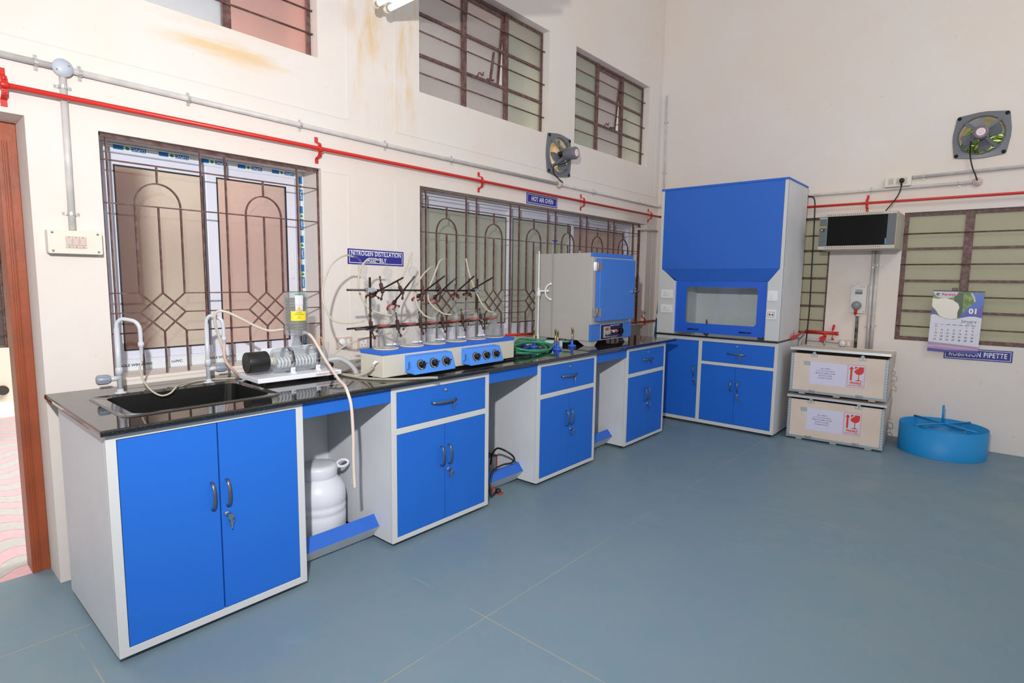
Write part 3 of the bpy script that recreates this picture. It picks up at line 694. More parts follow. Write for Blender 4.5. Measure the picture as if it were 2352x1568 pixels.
# sash
SM=M@T(0,0,-.035)
s0,s1,t0,t1=p1-.005,p2+.005,.929,1.450; g0,g1,h0,h1=u(-.785),u(-1.487),1.026,1.392
outer=[(s0,t0),(s1,t0),(s1,t1),(s0,t1)]; inner=rrect(g0,g1,h0,h1,.035,4)
sa=MB()
def plate_with_hole(mb,outer_c,inner,d0,d1,M):
    """outer_c: corners in the order bottom-right, top-right, top-left, bottom-left to match rrect's corners"""
    n=len(inner)//4
    for d,flip in ((d1,False),(d0,True)):
        ci=[mb.bm.verts.new(M@Vector((x,y,d))) for x,y in inner]; co=[mb.bm.verts.new(M@Vector((x,y,d))) for x,y in outer_c]
        for c in range(4):
            for k in range(n-1): mb.bm.faces.new((ci[c*n+k],ci[c*n+k+1],co[c]))
            mb.bm.faces.new((ci[c*n+n-1],ci[((c+1)*n)%len(ci)],co[(c+1)%4],co[c]))
    for lp in (inner,outer_c):
        N=len(lp)
        for i in range(N):
            p,q=lp[i],lp[(i+1)%N]; mb.bm.faces.new([mb.bm.verts.new(M@Vector(v)) for v in ((p[0],p[1],d0),(q[0],q[1],d0),(q[0],q[1],d1),(p[0],p[1],d1))])
plate_with_hole(sa,[(s1,t0),(s1,t1),(s0,t1),(s0,t0)],inner,-.018,0,SM)
bmesh.ops.remove_doubles(sa.bm,verts=sa.bm.verts,dist=.00005)
so=sa.build('sash',mat('sash_blue','#2160d2',.4),fh)
MB().box(g0-.01,g1+.01,h0-.01,h1+.01,-.012,-.008,SM).build('sash_glass',PANE,so)
for a_,b_ in ((u(-.825),u(-.928)),(u(-1.341),u(-1.444))):
    MB().tube([(a_,.966,0),(a_,.966,.018),(b_,.966,.018),(b_,.966,0)],.0055,8,SM).build('sash_handle',BLACK,so)
# switches on the pilasters
def socket(parent,u0,v0,w,h,kind):
    p=MB().prism(rrect(u0,u0+w,v0,v0+h,.006),0,.009,M).build('socket_plate',mat('switch_white','#e9eaec',.3),parent,bevel=.002)
    if kind=='socket':
        MB().box(u0+.018,u0+w-.018,v0+.018,v0+h-.016,.009,.0105,M).build('socket_insert',WHITEP,p)
        q=MB()
        for x,y,r in ((.045,.055,.004),(.034,.030,.0033),(.058,.030,.0033)): q.cyl(r,.0105,.0112,M@T(u0+x,v0+y,0),10)
        q.build('socket_holes',DARK,p); MB().box(u0+w-.042,u0+w-.024,v0+.022,v0+h-.020,.0105,.0135,M).build('rocker',WHITEP,p)
    elif kind=='rocker': MB().box(u0+w*.32,u0+w*.68,v0+h*.2,v0+h*.8,.009,.014,M).build('rocker',WHITEP,p,bevel=.002)
    else:
        MB().cells([u0+w*.15,u0+w*.18,u0+w*.82,u0+w*.85],[v0+h*.2,v0+h*.23,v0+h*.77,v0+h*.8],lambda a,b:u0+w*.18<a<u0+w*.82 and v0+h*.23<b<v0+h*.77,.009,.010,M).build('surround',mat('switch_grey','#55585c',.5),p)
        MB().box(u0+w*.28,u0+w*.46,v0+h*.40,v0+h*.60,.009,.013,M).build('stop_button',RED,p); MB().box(u0+w*.58,u0+w*.74,v0+h*.40,v0+h*.60,.009,.013,M).build('start_button',mat('button_green','#1f8a50',.4),p)
socket(fh,.035,1.270,.128,.086,'socket'); socket(fh,.038,1.120,.128,.082,'socket')
socket(fh,u(-1.590),1.276,.084,.092,'rocker'); socket(fh,u(-1.588),1.108,.084,.086,'buttons')
# items inside the hood
BRASS=mat('brass','#a8966c',.25,metal=.9)
t=thing('brass_burner_tube',(5.20,-.93,.9075),'brass burner tube standing inside the fume hood behind the glass','burner')
MB().lathe([(.03,0),(.03,.006),(.01,.012),(.008,.02),(.008,.13),(.0095,.131),(.0095,.15)],T(5.20,-.93,.9075),16).build('tube',BRASS,t)
# ---------------------------------------------------------------- nitrogen distillation set
an=math.radians(2.4); BU=(math.cos(an),math.sin(an),0)
BX=fm((1.250,-.790,.915),BU,(0,0,1),(math.sin(an),-math.cos(an),0)); BW=1.112; BD=.190
hb=thing('heating_mantle',(1.8,-.68,.9),'long grey and blue heating mantle box with six flasks standing on it','heating mantle')
MB().box(0,BW,0,.120,-BD,0,BX).build('housing',mat('instrument_cream','#c9c5b8',.4),hb,bevel=.002)
MB().box(-.002,BW+.002,.118,.140,-BD-.002,.002,BX).build('lid',BLUE_D,hb,bevel=.0015)
for uu in (.04,BW-.04):
    for dd in (.03,BD-.03): MB().cyl(.012,-.0149,0,BX@T(uu,0,-dd)@RX(-PI/2),12).build('rubber_foot',RUBBER,hb)
scr=MB()
for uu in (.008,.30,.52,.74,BW-.02): scr.lathe([(.004,0),(.003,.0015),(0,.002)],BX@T(uu,.129,.002),8)
scr.lathe([(.004,0),(.003,.0015),(0,.002)],fm(tuple(BX@Vector((0,.129,-.01))),(0,-1,0),(0,0,1),(-1,0,0))@T(0,0,.002),8)
scr.build('screws',CHROME,hb)
CB=mat('control_blue','#4a8eea',.4)
KN=mat('knob_black','#141416',.2)
def control_box(u0,u1,label):
    P=BX@fm((0,0,0),(0,0,1),(0,1,0),(-1,0,0))   # x->outwards(n), y->up, extrude along -u
    prof=[(0,.014),(.082,.008),(.052,.104),(.0,.108)]
    b=MB().prism(prof,-u1,-u0,P).build('control_box',CB,hb,bevel=.0012)
    ang=math.atan2(.030,.096)
    FMX=BX@T(0,.008,.082)@RX(-ang)               # sloped face plane: x=u, y=along the face, z=outwards
    for k in range(3):
        cu_=u0+.058+k*.096*((u1-u0)/.317)
        dial=MB().lathe([(.0295,0),(.0295,.0015)],FMX@T(cu_,.050,0),28)
        dial.build('dial',mat('dial_black','#1c1c1e',.35),b)
        tk=MB()
        for a in range(11):
            t=math.radians(230-a*26); tk.box(.0235,.0275,-.0007,.0007,.0016,.002,FMX@T(cu_,.050,0)@RZ(t))
        tk.lathe([(.0215,.0016),(.0215,.0019),(.020,.0019),(.020,.0016)],FMX@T(cu_,.050,0),28,caps=(False,False))
        tk.text('HIGH',.006,FMX@T(cu_,.0245,.0016),.02); tk.build('dial_marks',TEXTW,b)
        kb=MB().lathe([(.020,.0015),(.019,.010),(.017,.012),(.015,.024),(0,.025)],FMX@T(cu_,.050,0),24); kb.box(-.004,.004,-.017,.017,.022,.029,FMX@T(cu_,.050,0)@RZ(-.4+k*.2))
        kb.build('knob',KN,b,bevel=.001)
        MB().lathe([(.005,0),(.0045,.005),(0,.007)],FMX@T(cu_+.042,.055,0),10).build('indicator_lamp',mat('lamp_red','#8c1712',.2),b)
    SD=fm(tuple(BX@Vector((u0,0,0))),(0,-1,0),(0,0,1),(-1,0,0))
    v=MB()
    for k in range(8): v.box(.030+(k%2)*.002,.042,.036+k*.005,.0385+k*.005,0,.0006,SD)
    v.cyl(.004,0,.0006,SD@T(.025,.030,0),10); v.build('vent_slots',mat('slot_navy','#26336b',.6),b)
    w=MB()
    for y in (.03,.09): w.lathe([(.0028,0),(.002,.0015),(0,.002)],SD@T(.010,y,0),8)
    w.build('screws',CHROME,b)
    return b
control_box(.150,.462,''); control_box(.597,.900,'')
MB().tube([tuple(BX@Vector((0.0,.082,-.040))),tuple(BX@Vector((-.018,.084,-.041))),tuple(BX@Vector((-.028,.070,-.044)))],.0085,10).build('water_outlet',mat('nozzle_white','#dcdde2',.3),hb)
# flasks
def flask(u_,i,label):
    c=BX@Vector((u_,.1405,-.096)); x,y,z=c
    t=thing('round_flask',(x,y,z),label,'flask','round glass flasks standing on the heating mantle')
    prof=[(.050,.002),(.064,.004),(.0670,.014),(.0668,.026),(.0635,.041),(.0565,.055),(.0465,.068),(.036,.080),(.0275,.091),(.0215,.104),(.0185,.120),(.0185,.136),(.0205,.137),(.0205,.150)]
    MB().lathe(prof,T(x,y,z),32,caps=(True,False)).build('bulb',GLASS if i<5 else thin_glass('smoky_glass',(205,205,208),.22,.7),t)
    MB().lathe([(.069,.0),(.069,.003),(.062,.004),(.050,.001)],T(x,y,z),32,caps=(True,False)).build('heating_well_ring',mat('glass_wool','#d8cfb8',.9),t)
    if i<5:
        F=fm((x+.01,y,z+.03),(.94,-.34,0),(0,0,1),(-.34,-.94,0))
        m=MB().text('1000ml',.012,F@T(-.012,0,.0665),.03); m.lathe([(.0065,0),(.0065,.0003)],F@T(.020,0,.0635)@Matrix.Diagonal((1.3,.6,1,1)),12); m.build('printed_mark',TEXTW,t)
    return c
FL=[]
for i,(uu,lb) in enumerate(((.100,'leftmost of the six round flasks on the heating mantle, nearest the water still'),(.287,'second round flask from the left on the heating mantle'),(.464,'third round flask from the left on the heating mantle'),(.648,'fourth round flask from the left on the heating mantle'),(.830,'fifth round flask from the left on the heating mantle'),(1.010,'rightmost round flask on the mantle, darkened inside near the base'))):
    FL.append(flask(uu,i,lb))
# framework of rods behind the box
ROD=mat('dark_steel_rod','#2b2827',.35,metal=.5,var=.4,vscale=40,var_color='#5a3a30')
CAST=mat('rusty_casting','#4b3c3a',.5,metal=.4,var=.7,vscale=30,var_color='#6d4038')
REDR=mat('red_rubber','#a4443c',.6)
rf=thing('rod_framework',(1.32,-.588,.9),'black steel rod framework behind the heating mantle carrying the clamps','lab stand')
RY0=lambda x:-.587+(x-1.32)*math.tan(an)
for x in (1.318,2.200): MB().bar((x,RY0(x),.9005),(x,RY0(x),1.444),.0065,10).build('upright_rod',ROD,rf)
MB().bar((1.180,RY0(1.18)+.016,1.375),(2.262,RY0(2.26)+.016,1.363),.0058,10).build('cross_rod',ROD,rf)
MB().bar((1.205,RY0(1.2)-.016,1.163),(2.275,RY0(2.27)-.016,1.165),.0058,10).build('cross_rod',ROD,rf)
for x,z,s_ in ((1.318,1.374,1),(2.2,1.364,1),(1.318,1.163,-1),(2.2,1.165,-1)):
    MB().box(x-.020,x+.020,RY0(x)-.014,RY0(x)+.024,z-.013,z+.013) .cyl(.005,.0,.03,T(x+.012,RY0(x)-.014,z)@RX(PI/2),8).build('boss_head',STEEL,rf,bevel=.003)
def clamp(J,B_,E,label,kind):
    """three-finger clamp: jaws at J, boss at B_, rod end at E"""
    J,B_,E=Vector(J),Vector(B_),Vector(E); t=thing('clamp',tuple(B_),label,'clamp','rusty laboratory clamps on the rod framework')
    d=(J-B_).normalized(); side=d.cross(Vector((0,0,1))).normalized(); upv=side.cross(d)
    MB().bar(tuple(J-d*.055),tuple(E),.0052,8).build('clamp_rod',ROD,t)
    b=MB().beam(tuple(B_-upv*.028),tuple(B_+upv*.030),.016,.018); b.tube([tuple(B_+upv*.028),tuple(B_+upv*.055+side*.004)],.005,8)
    b.lathe([(.004,-.002),(.010,0),(.004,.002)],T(*(B_+upv*.066+side*.004))@RY(PI/2),10) ; b.tube([tuple(B_-upv*.026),tuple(B_-upv*.052-side*.014)],.0045,8)
    b.lathe([(.006,-.002),(.011,0),(.006,.002)],T(*(B_-upv*.063-side*.020))@RX(PI/2),12)
    b.build('boss_head',CAST,t,bevel=.002)
    j=MB().beam(tuple(J-d*.065),tuple(J-d*.035),.020,.016); j.tube([tuple(J-d*.045),tuple(J-d*.045-upv*.022+side*.02)],.003,6); j.ball(tuple(J-d*.045-upv*.026+side*.024),.008,sc=(1,.4,1))
    j.build('jaw_body',CAST,t,bevel=.002)
    for s_ in (-1,1):
        pts=[J-d*.040+side*s_*.006,J-d*.020+side*s_*.024,J+side*s_*.025,J+d*.016+side*s_*.016]
        MB().tube(smooth_path([tuple(p) for p in pts],4),.0062,8).build('rubber_finger',REDR,t)
    return t
cols=[((1.365,1.492),(1.389,1.421),(1.490,1.116)),((1.540,1.474),(1.547,1.390),(1.587,1.110)),((1.728,1.483),(1.738,1.417),(1.785,1.098)),((1.894,1.435),(1.894,1.373),(1.863,1.116)),((2.055,1.495),(2.069,1.407),(2.098,1.102)),((2.176,1.504),(2.185,1.420),(2.208,1.108))]
cl=[((1.412,-.452,1.334),(1.405,-.576,1.383),(1.373,-.807,1.444)),((1.560,-.452,1.262),(1.548,-.568,1.372),(1.577,-.655,1.453)),((1.752,-.452,1.310),(1.716,-.562,1.371),(1.707,-.767,1.457)),((1.884,-.452,1.292),(1.858,-.556,1.376),(1.896,-.672,1.453)),((2.080,-.452,1.326),(2.003,-.549,1.372),(1.915,-.80,1.458)),((2.197,-.452,1.335),(2.124,-.545,1.374),(2.022,-.855,1.452))]
nm=['first','second','third','fourth','fifth','sixth']
for i,c in enumerate(cl): clamp(*c,'%s upper clamp from the left, rod sticking up towards the room'%nm[i],'u')
for i,c in enumerate(FL):
    J=Vector((c.x,c.y,c.z+.128)); B_=Vector((c.x-.035,RY0(c.x)-.018,1.172)); d=(B_-J).normalized()
    J2=J
    clamp(tuple(J2),tuple(B_),tuple(B_+d*.02+Vector((-.13 if i==0 else -.06,0.01,-.004))) if i==0 else tuple(B_+d*.05),'%s lower clamp from the left, red fingers around a flask neck'%nm[i],'l')
# distillation columns with splash bulbs
def column(i):
    (bx,bz),(jx,jz),(lx,lz)=cols[i]; y=-.45
    A=Vector((bx,y,bz)); L=Vector((lx,y,lz)); ax=(A-L).normalized()
    B0=L-ax*((lz-1.010)/ax.z)
    t=thing('distillation_column',tuple(B0),'%s glass distillation column from the left, round splash bulb on top'%nm[i],'glass column','glass distillation columns behind the flasks')
    q=ax.to_track_quat('Z','Y').to_matrix().to_4x4(); M_=Matrix.Translation(B0)@q
    H=(A-B0).length
    jl=(Vector((jx,y,jz))-B0).length
    MB().lathe([(.010,0),(.018,.012),(.0195,.03),(.0195,jl-.115),(.014,jl-.10),(.012,jl-.05),(.0145,jl-.045),(.0155,jl)],M_,20,caps=(False,False)).build('condenser_jacket',GLASS,t)
    MB().lathe([(.005,-.045),(.005,.02),(.0095,.03),(.0095,jl-.10),(.005,jl-.09),(.005,jl-.02)],M_,12,caps=(False,False)).build('inner_tube',GLASS,t)
    MB().lathe([(.011,jl-.03),(.013,jl+.004),(.008,jl+.012),(.012,H-.038),(.022,H-.022),(.028,H),(.022,H+.020),(.010,H+.030),(.0045,H+.036),(.0045,H+.055)],M_,20,caps=(False,False)).build('splash_bulb',GLASS,t)
    return M_@Vector((0,0,H+.05)),B0,t
tips=[column(i) for i in range(6)]
glow=[(1.309,1.557),(1.480,1.543),(1.727,1.598),(1.912,1.515),(1.998,1.568),(2.190,1.579)]
for (tp_,b0,t),g in zip(tips,glow):
    MB().tube(smooth_path([tuple(tp_),tuple(tp_.lerp(Vector((g[0],-.45,g[1])),.5)+Vector((0,0,.008))),(g[0],-.45,g[1])],5),.0042,8).build('elbow_tube',GLASS,t)
    # receiving conical flask
for i,(tp_,b0,t_) in enumerate(tips):
    x,y=b0.x,b0.y
    r=thing('conical_flask',(x,y,TOP),'%s conical receiving flask from the left, behind the heating mantle'%nm[i],'flask','conical receiving flasks behind the heating mantle')
    MB().lathe([(.036,.001),(.041,.006),(.040,.012),(.016,.078),(.0135,.088),(.0135,.112),(.0155,.114)],T(x,y,TOP),24,caps=(True,False)).build('body',GLASS,r)
    if i==2: MB().lathe([(.0,.004),(.037,.005),(.036,.012),(.026,.038),(0,.038)],T(x,y,TOP),20).build('green_solution',mat('green_solution','#5aa83c',.2,trans=.5),r)
TUBE=mat('rubber_tubing','#cfc8b8',.35,trans=.25,ior=1.2)
TUBE2=mat('beige_hose','#d8c8bc',.4)
GT=GLASS
def hose(name,pts,r,material,label,cat='tube',group=None,seg=10,n=6):
    o=MB().tube(smooth_path(pts,n),r,seg).build(name,material,origin=pts[0]); return tag(o,label,cat,group)
G1='clear rubber tubes looping between the splash bulbs and the flasks'
hose('rubber_tube',[(1.309,-.45,1.557),(1.233,-.471,1.560),(1.138,-.493,1.503),(1.076,-.514,1.387),(1.068,-.536,1.296),(1.105,-.557,1.216),(1.183,-.579,1.197),(1.264,-.600,1.206)],.0050,TUBE,'clear rubber tube making the big loop left of the flasks before the wall sign',group=G1)
hose('rubber_tube',[(1.481,-.45,1.543),(1.385,-.475,1.546),(1.318,-.49,1.471),(1.308,-.500,1.363),(1.345,-.525,1.275),(1.410,-.575,1.237),(1.454,-.60,1.229)],.0050,TUBE,'clear rubber tube hanging from the second splash bulb past the left rod',group=G1)
hose('rubber_tube',[(1.727,-.45,1.599),(1.716,-.444,1.572),(1.678,-.438,1.478),(1.642,-.410,1.371),(1.630,-.405,1.278),(1.606,-.400,1.171)],.0050,TUBE,'clear rubber tube dropping straight from the tallest, third splash bulb',group=G1)
hose('rubber_tube',[(1.912,-.45,1.515),(1.839,-.475,1.502),(1.747,-.50,1.439),(1.688,-.530,1.373),(1.668,-.560,1.295),(1.690,-.600,1.224),(1.747,-.625,1.197)],.0050,TUBE,'clear rubber tube bowing left from the low fourth splash bulb',group=G1)
hose('rubber_tube',[(1.998,-.45,1.568),(1.93,-.475,1.552),(1.864,-.50,1.467),(1.813,-.505,1.372),(1.806,-.520,1.292),(1.84,-.60,1.229),(1.891,-.625,1.218)],.0050,TUBE,'clear rubber tube from the fifth splash bulb down to the middle flasks',group=G1)
hose('rubber_tube',[(2.190,-.45,1.579),(2.183,-.486,1.487),(2.189,-.540,1.370),(2.199,-.590,1.283),(2.235,-.615,1.234),(2.262,-.640,1.219)],.0050,TUBE,'clear rubber tube slanting down from the last splash bulb to the last flask',group=G1)
G2='bent glass adapters on the flask necks'
def elbow(i,pts):
    c=FL[i]; pts=pts+[(c.x,c.y,c.z+.185),(c.x,c.y,c.z+.142)]
    t=thing('glass_adapter',tuple(c+Vector((0,0,.15))),'bent glass adapter in the neck of the %s flask from the left'%nm[i],'glass adapter',G2)
    MB().tube(smooth_path(pts,5),.0046,8).build('bent_tube',GT,t)
    MB().lathe([(.0130,.130),(.0165,.150),(.015,.157),(.008,.166),(.0048,.172)],T(*c),18,caps=(False,False)).build('ground_joint',thin_glass('ground_glass',(240,240,240),.14,.6,.2),t)
elbow(0,[(1.264,-.600,1.206),(1.300,-.620,1.222),(1.335,-.660,1.240)])
elbow(1,[(1.454,-.600,1.229),(1.490,-.625,1.239),(1.525,-.660,1.248)])
elbow(2,[(1.747,-.625,1.197),(1.735,-.640,1.215),(1.722,-.660,1.235)])
elbow(3,[(1.760,-.590,1.208),(1.815,-.625,1.230),(1.880,-.650,1.245)])
elbow(4,[(1.950,-.600,1.222),(2.000,-.625,1.236),(2.060,-.640,1.243)])
elbow(5,[(2.262,-.640,1.219),(2.264,-.645,1.228),(2.262,-.650,1.236)])

# ---------------------------------------------------------------- water still
sa_=math.atan2(-.019,.453)
SB_=fm((.721,-.500,.915),(math.cos(sa_),math.sin(sa_),0),(0,0,1),(math.sin(sa_),-math.cos(sa_),0))
st=thing('water_still',(.95,-.39,.9),'glass water still on a white stand beside the sink, upright condenser with yellow label','water still')
MB().box(0,.453,0,.024,-.245,0,SB_).build('base_plate',mat('still_white','#e3e4ec',.35),st,bevel=.003)
MB().prism([(.05,.024),(.11,.145),(.41,.150),(.443,.105),(.443,.024)],-.215,-.209,SB_).build('back_plate',MATS['still_white'],st,bevel=.0015)
for uu in (.04,.41):
    for dd in (.03,.21): MB().cyl(.011,-.0149,0,SB_@T(uu,0,-dd)@RX(-PI/2),10).build('rubber_foot',RUBBER,st)
cz=.091; cdep=-.120
AX=SB_@fm((0,cz,cdep),(0,1,0),(0,0,1),(1,0,0))          # local z along the cylinder
BG=thin_glass('boiler_glass',(236,240,242),.16,.8)
MB().lathe([(.020,.118),(.045,.122),(.060,.135),(.0645,.155),(.0645,.380),(.060,.400),(.048,.412),(.028,.418)],AX,32,caps=(False,True)).build('boiler_flask',BG,st)
MB().lathe([(.052,.0),(.054,.004),(.054,.100),(.050,.104),(.0,.104)],AX@T(0,0,-.008)@RY(0),28).build('heater_housing',BLACK,st,bevel=.002)
MB().lathe([(.028,.094),(.030,.104),(.020,.112),(.020,.125),(.026,.128),(.026,.138)],AX,20).build('heater_collar',mat('cream_gasket','#cfc9b6',.5),st)
hp=MB()
for k in range(11): hp.tube([(.0235*math.cos(a*PI/6)-.014,.0235*math.sin(a*PI/6),.150+k*.0185+a*.0011) for a in range(12)],.0058,6,AX,closed=True)
hp.build('heating_coil',mat('coil_white','#e8e8ea',.3),st)
for zz in (.196,.336):
    MB().lathe([(.0655,zz),(.0655,zz+.022),(.0668,zz+.022),(.0668,zz)],AX,32,caps=(False,False)).build('steel_strap',CHROME,st)
    u_=zz+.011
    m=MB().box(u_-.012,u_+.012,.024,.055,-.062,-.058,SB_).box(u_-.012,u_+.012,.024,.028,-.075,-.045,SB_).box(u_-.012,u_+.012,.024,.055,-.182,-.178,SB_); m.cyl(.005,.0,.012,SB_@T(u_,.048,-.058),8); m.build('bracket_leg',MATS['still_white'],st)
CX=SB_@Vector((.262,0,cdep)); cx,cy=CX.x,CX.y
MB().lathe([(.030,1.066),(.026,1.080),(.017,1.10),(.015,1.125),(.030,1.131),(.058,1.136),(.061,1.143),(.0605,1.348),(.057,1.358),(.030,1.362),(0,1.362)],T(cx,cy,0),32,caps=(False,False)).build('condenser',BG,st)
cc=MB()
for k in range(12): cc.tube([(cx+.047*math.cos(a*PI/8),cy+.047*math.sin(a*PI/8),1.160+k*.0145+a*.0008) for a in range(16)],.0058,6,closed=True)
cc.build('condenser_coil',mat('olive_coil','#74754f',.35,var=.8,vscale=14,var_color='#4c4440'),st)
vd=Vector((-.53-cx,-3.23-cy,0)).normalized(); ang0=math.atan2(vd.y,vd.x)
def wrap(a0,a1,z0,z1,r,mt,name,par,txt=None):
    m=MB(); n=10; T_=T(cx,cy,0); vs_=[]
    for k in range(n+1):
        a=math.radians(a0+(a1-a0)*k/n)+ang0; vs_.append([m.bm.verts.new(T_@Vector((r*math.cos(a),r*math.sin(a),z))) for z in (z0,z1)])
    for a,b_ in zip(vs_,vs_[1:]): m.bm.faces.new((a[0],b_[0],b_[1],a[1])).smooth=True
    o=m.build(name,mt,par)
    if txt:
        tm=MB()
        for (s_,sz,ao,z) in txt:
            a=math.radians(ao)+ang0; n_=Vector((math.cos(a),math.sin(a),0)); u_=Vector((-math.sin(a),math.cos(a),0))
            tm.text(s_,sz,fm((cx+n_.x*(r+.0012),cy+n_.y*(r+.0012),z),u_,(0,0,1),n_),.02)
        tm.build('label_print',mat('label_ink','#4b3a2a',.6),o)
    return o
PAPER=mat('paper_white','#d3d0da',.6)
wrap(-25,50,1.212,1.262,.0618,mat('label_yellow','#ecd427',.45),'yellow_label',st,[('CAUTION',.006,12,1.256),('ENSURE THE SUPPLY AND',.0036,12,1.249),('WATER FLOW BEFORE USE',.0036,12,1.244),('NOTE',.005,12,1.232),('DO NOT TOUCH',.0036,12,1.225)])
wrap(-3,32,1.263,1.293,.0618,PAPER,'warning_label',st,[('HOT SURFACE',.0045,14,1.267)])
wrap(-4,34,1.294,1.345,.0618,PAPER,'instruction_label',st)
wrap(-5,26,1.347,1.354,.0615,TGREEN,'green_label',st)
a=math.radians(14)+ang0; n_=Vector((math.cos(a),math.sin(a),0)); u_=Vector((-math.sin(a),math.cos(a),0))
MB().prism([(-.010,0),(.010,0),(0,.017)],0,.0005,fm((cx+n_.x*.0625,cy+n_.y*.0625,1.272),u_,(0,0,1),n_)).build('warning_triangle',mat('triangle_yellow','#e2a91e',.5),st)
hl=MB().box(-.020,.035,-.018,.012,0,.0008,fm(tuple(AX@Vector((.030,-.045,.05))),(1,0,0),(0,.35,.94),(0,-.94,.35))).build('rating_label',mat('label_grey','#9a9ca0',.5),st)
MB().box(.300,.440,.004,.019,.0002,.0008,SB_).build('plate_label',PAPER,st); MB().text('STAND BASE FOR WATER STILL',.0085,SB_@T(.37,.0115,.001),.02).build('label_lettering',mat('ink_red','#b5343a',.5),st)
# side glass of the still and loose items around it
t=thing('glass_cylinder_vessel',(1.235,-.26,TOP),'small waisted glass vessel with a bent wire, standing right of the still','glass vessel')
MB().lathe([(.020,.0005),(.021,.010),(.014,.040),(.015,.10),(.022,.165)],T(1.235,-.26,TOP),20,caps=(True,False)).build('vessel_body',GLASS,t)
MB().tube(smooth_path([(1.235,-.26,1.0),(1.215,-.26,1.06),(1.208,-.26,1.092),(1.190,-.26,1.085),(1.188,-.262,1.05),(1.200,-.265,.93)],5),.004,8).build('bent_tube',mat('amber_tube','#cfa781',.4),t)
# hoses around sink and still
hose('inlet_hose',[(.666,-.257,1.055),(.640,-.260,1.144),(.622,-.272,1.200),(.618,-.283,1.250),(.637,-.294,1.268),(.673,-.309,1.258),(.728,-.327,1.226),(.796,-.344,1.184),(.855,-.362,1.161),(.922,-.378,1.166)],.0068,mat('hose_cream','#cbc0b3',.35),'cream hose arching from the right tap to the condenser of the water still','hose')
hose('drain_hose',[(.666,-.262,1.10),(.658,-.272,1.060),(.662,-.280,1.010),(.690,-.290,.965),(.735,-.262,.924),(.790,-.238,.909)],.0072,mat('hose_pinkish','#c9ab9f',.4),'pinkish hose running from the right tap down behind the still','hose')
hose('thin_hose',[(.298,-.263,1.045),(.286,-.268,1.008),(.300,-.283,.945),(.325,-.300,.905),(.355,-.315,.885),(.390,-.318,.892),(.420,-.300,.912),(.470,-.215,.909),(.540,-.160,.905),(.613,-.140,.905),(.700,-.175,.905),(.772,-.200,.905)],.0042,TUBE,'thin clear hose looping from the left tap over the sink','hose')
hose('outlet_hose',[(1.022,-.392,1.150),(1.042,-.437,1.128),(1.048,-.493,1.077),(1.046,-.560,1.020),(1.028,-.660,.972),(1.000,-.770,.936),(.975,-.860,.920),(.958,-.912,.895),(.964,-.928,.840),(.970,-.928,.751),(.974,-.926,.665),(.974,-.924,.579),(.976,-.923,.492),(.978,-.925,.422)],.0078,TUBE2,'long beige outlet hose hanging over the worktop edge in front of the white drum','hose')
hose('grey_hose',[(1.150,-.42,.985),(1.200,-.45,.990),(1.222,-.492,.975),(1.232,-.535,.950),(1.226,-.578,.925),(1.215,-.600,.912)],.0135,mat('hose_grey','#aeb0b3',.45),'short thick grey hose bent down onto the worktop right of the still','hose')
hose('clear_hose',[(1.205,-.326,.907),(1.190,-.45,.907),(1.190,-.57,.907),(1.215,-.70,.907),(1.290,-.81,.907),(1.370,-.875,.908),(1.435,-.930,.912),(1.470,-.975,.914)],.0068,thin_glass('clear_vinyl',(225,222,210),.35,.8),'clear vinyl hose lying along the worktop edge in front of the heating mantle','hose')
hose('outlet_tube',[tuple(BX@Vector((-.030,.068,-.045))),(1.222,-.735,.965),(1.214,-.690,.935),(1.206,-.640,.918),(1.198,-.600,.909),(1.19,-.50,.908)],.0080,TUBE,'short clear tube from the side nozzle of the heating mantle','tube')
hose('supply_tube',[(1.178,-.385,.955),(1.195,-.400,1.000),(1.250,-.410,1.045),(1.337,-.420,1.076),(1.421,-.425,1.091),(1.508,-.432,1.102),(1.560,-.436,1.108)],.0050,TUBE,'clear tube rising from the still to behind the first flask','tube')
t=thing('stopcock_knob',(1.172,-.40,.955),'black round stopcock knob between the still and the mantle','knob')
MB().lathe([(.012,0),(.013,.004),(.013,.022),(.010,.026),(0,.026)],T(1.172,-.40,.955)@RX(PI/2),16).cyl(.006,-.0,.055,T(1.172,-.40,.900),8).build('knob',BLACK,t)
# ---------------------------------------------------------------- hot air oven
OV=mat('oven_grey','#b6b3af',.45,var=.05,vscale=2)
OB=mat('oven_blue','#3f78cf',.42)
ox0,ox1,oy0,oy1,oz0,oz1=3.386,4.042,-.694,-.100,.942,1.666
ov=thing('hot_air_oven',(3.71,-.4,TOP),'grey hot air oven with blue door and control panel on the worktop','oven')
MB().box(ox0,ox1,oy0,oy1,oz0,oz1).build('casing',OV,ov,bevel=.003)
OM=fm((ox0,oy0,0),(1,0,0),(0,0,1),(0,-1,0))
MB().box(-.002,ox1-ox0+.002,oz1-.032,oz1+.002,-.02,.003,OM).build('top_trim',OB,ov,bevel=.001)
MB().box(-.001,ox1-ox0+.001,oz0-.001,1.081,-.02,.003,OM).build('control_fascia',OB,ov,bevel=.001)
d=MB().box(.040,.612,1.108,1.622,.006,.052,OM).build('door',OB,ov,bevel=.004)
MB().box(.046,.606,1.114,1.616,.0005,.006,OM).build('door_seal',mat('seal_orange','#b98a6c',.6),d)
for z in (1.556,1.180):
    h=MB().box(.006,.036,z-.036,z+.036,.001,.004,OM).box(.036,.058,z-.036,z+.036,.050,.054,OM); h.cyl(.006,-.036,.036,OM@T(.037,z,.030)@RX(PI/2),8)
    for k in (-1,1): h.lathe([(.0035,0),(.002,.002),(0,.002)],OM@T(.016,z+.024*k,.004),6)
    h.box(.033,.041,z-.036,z+.036,.002,.054,OM); h.build('hinge',CHROME,ov,bevel=.001)
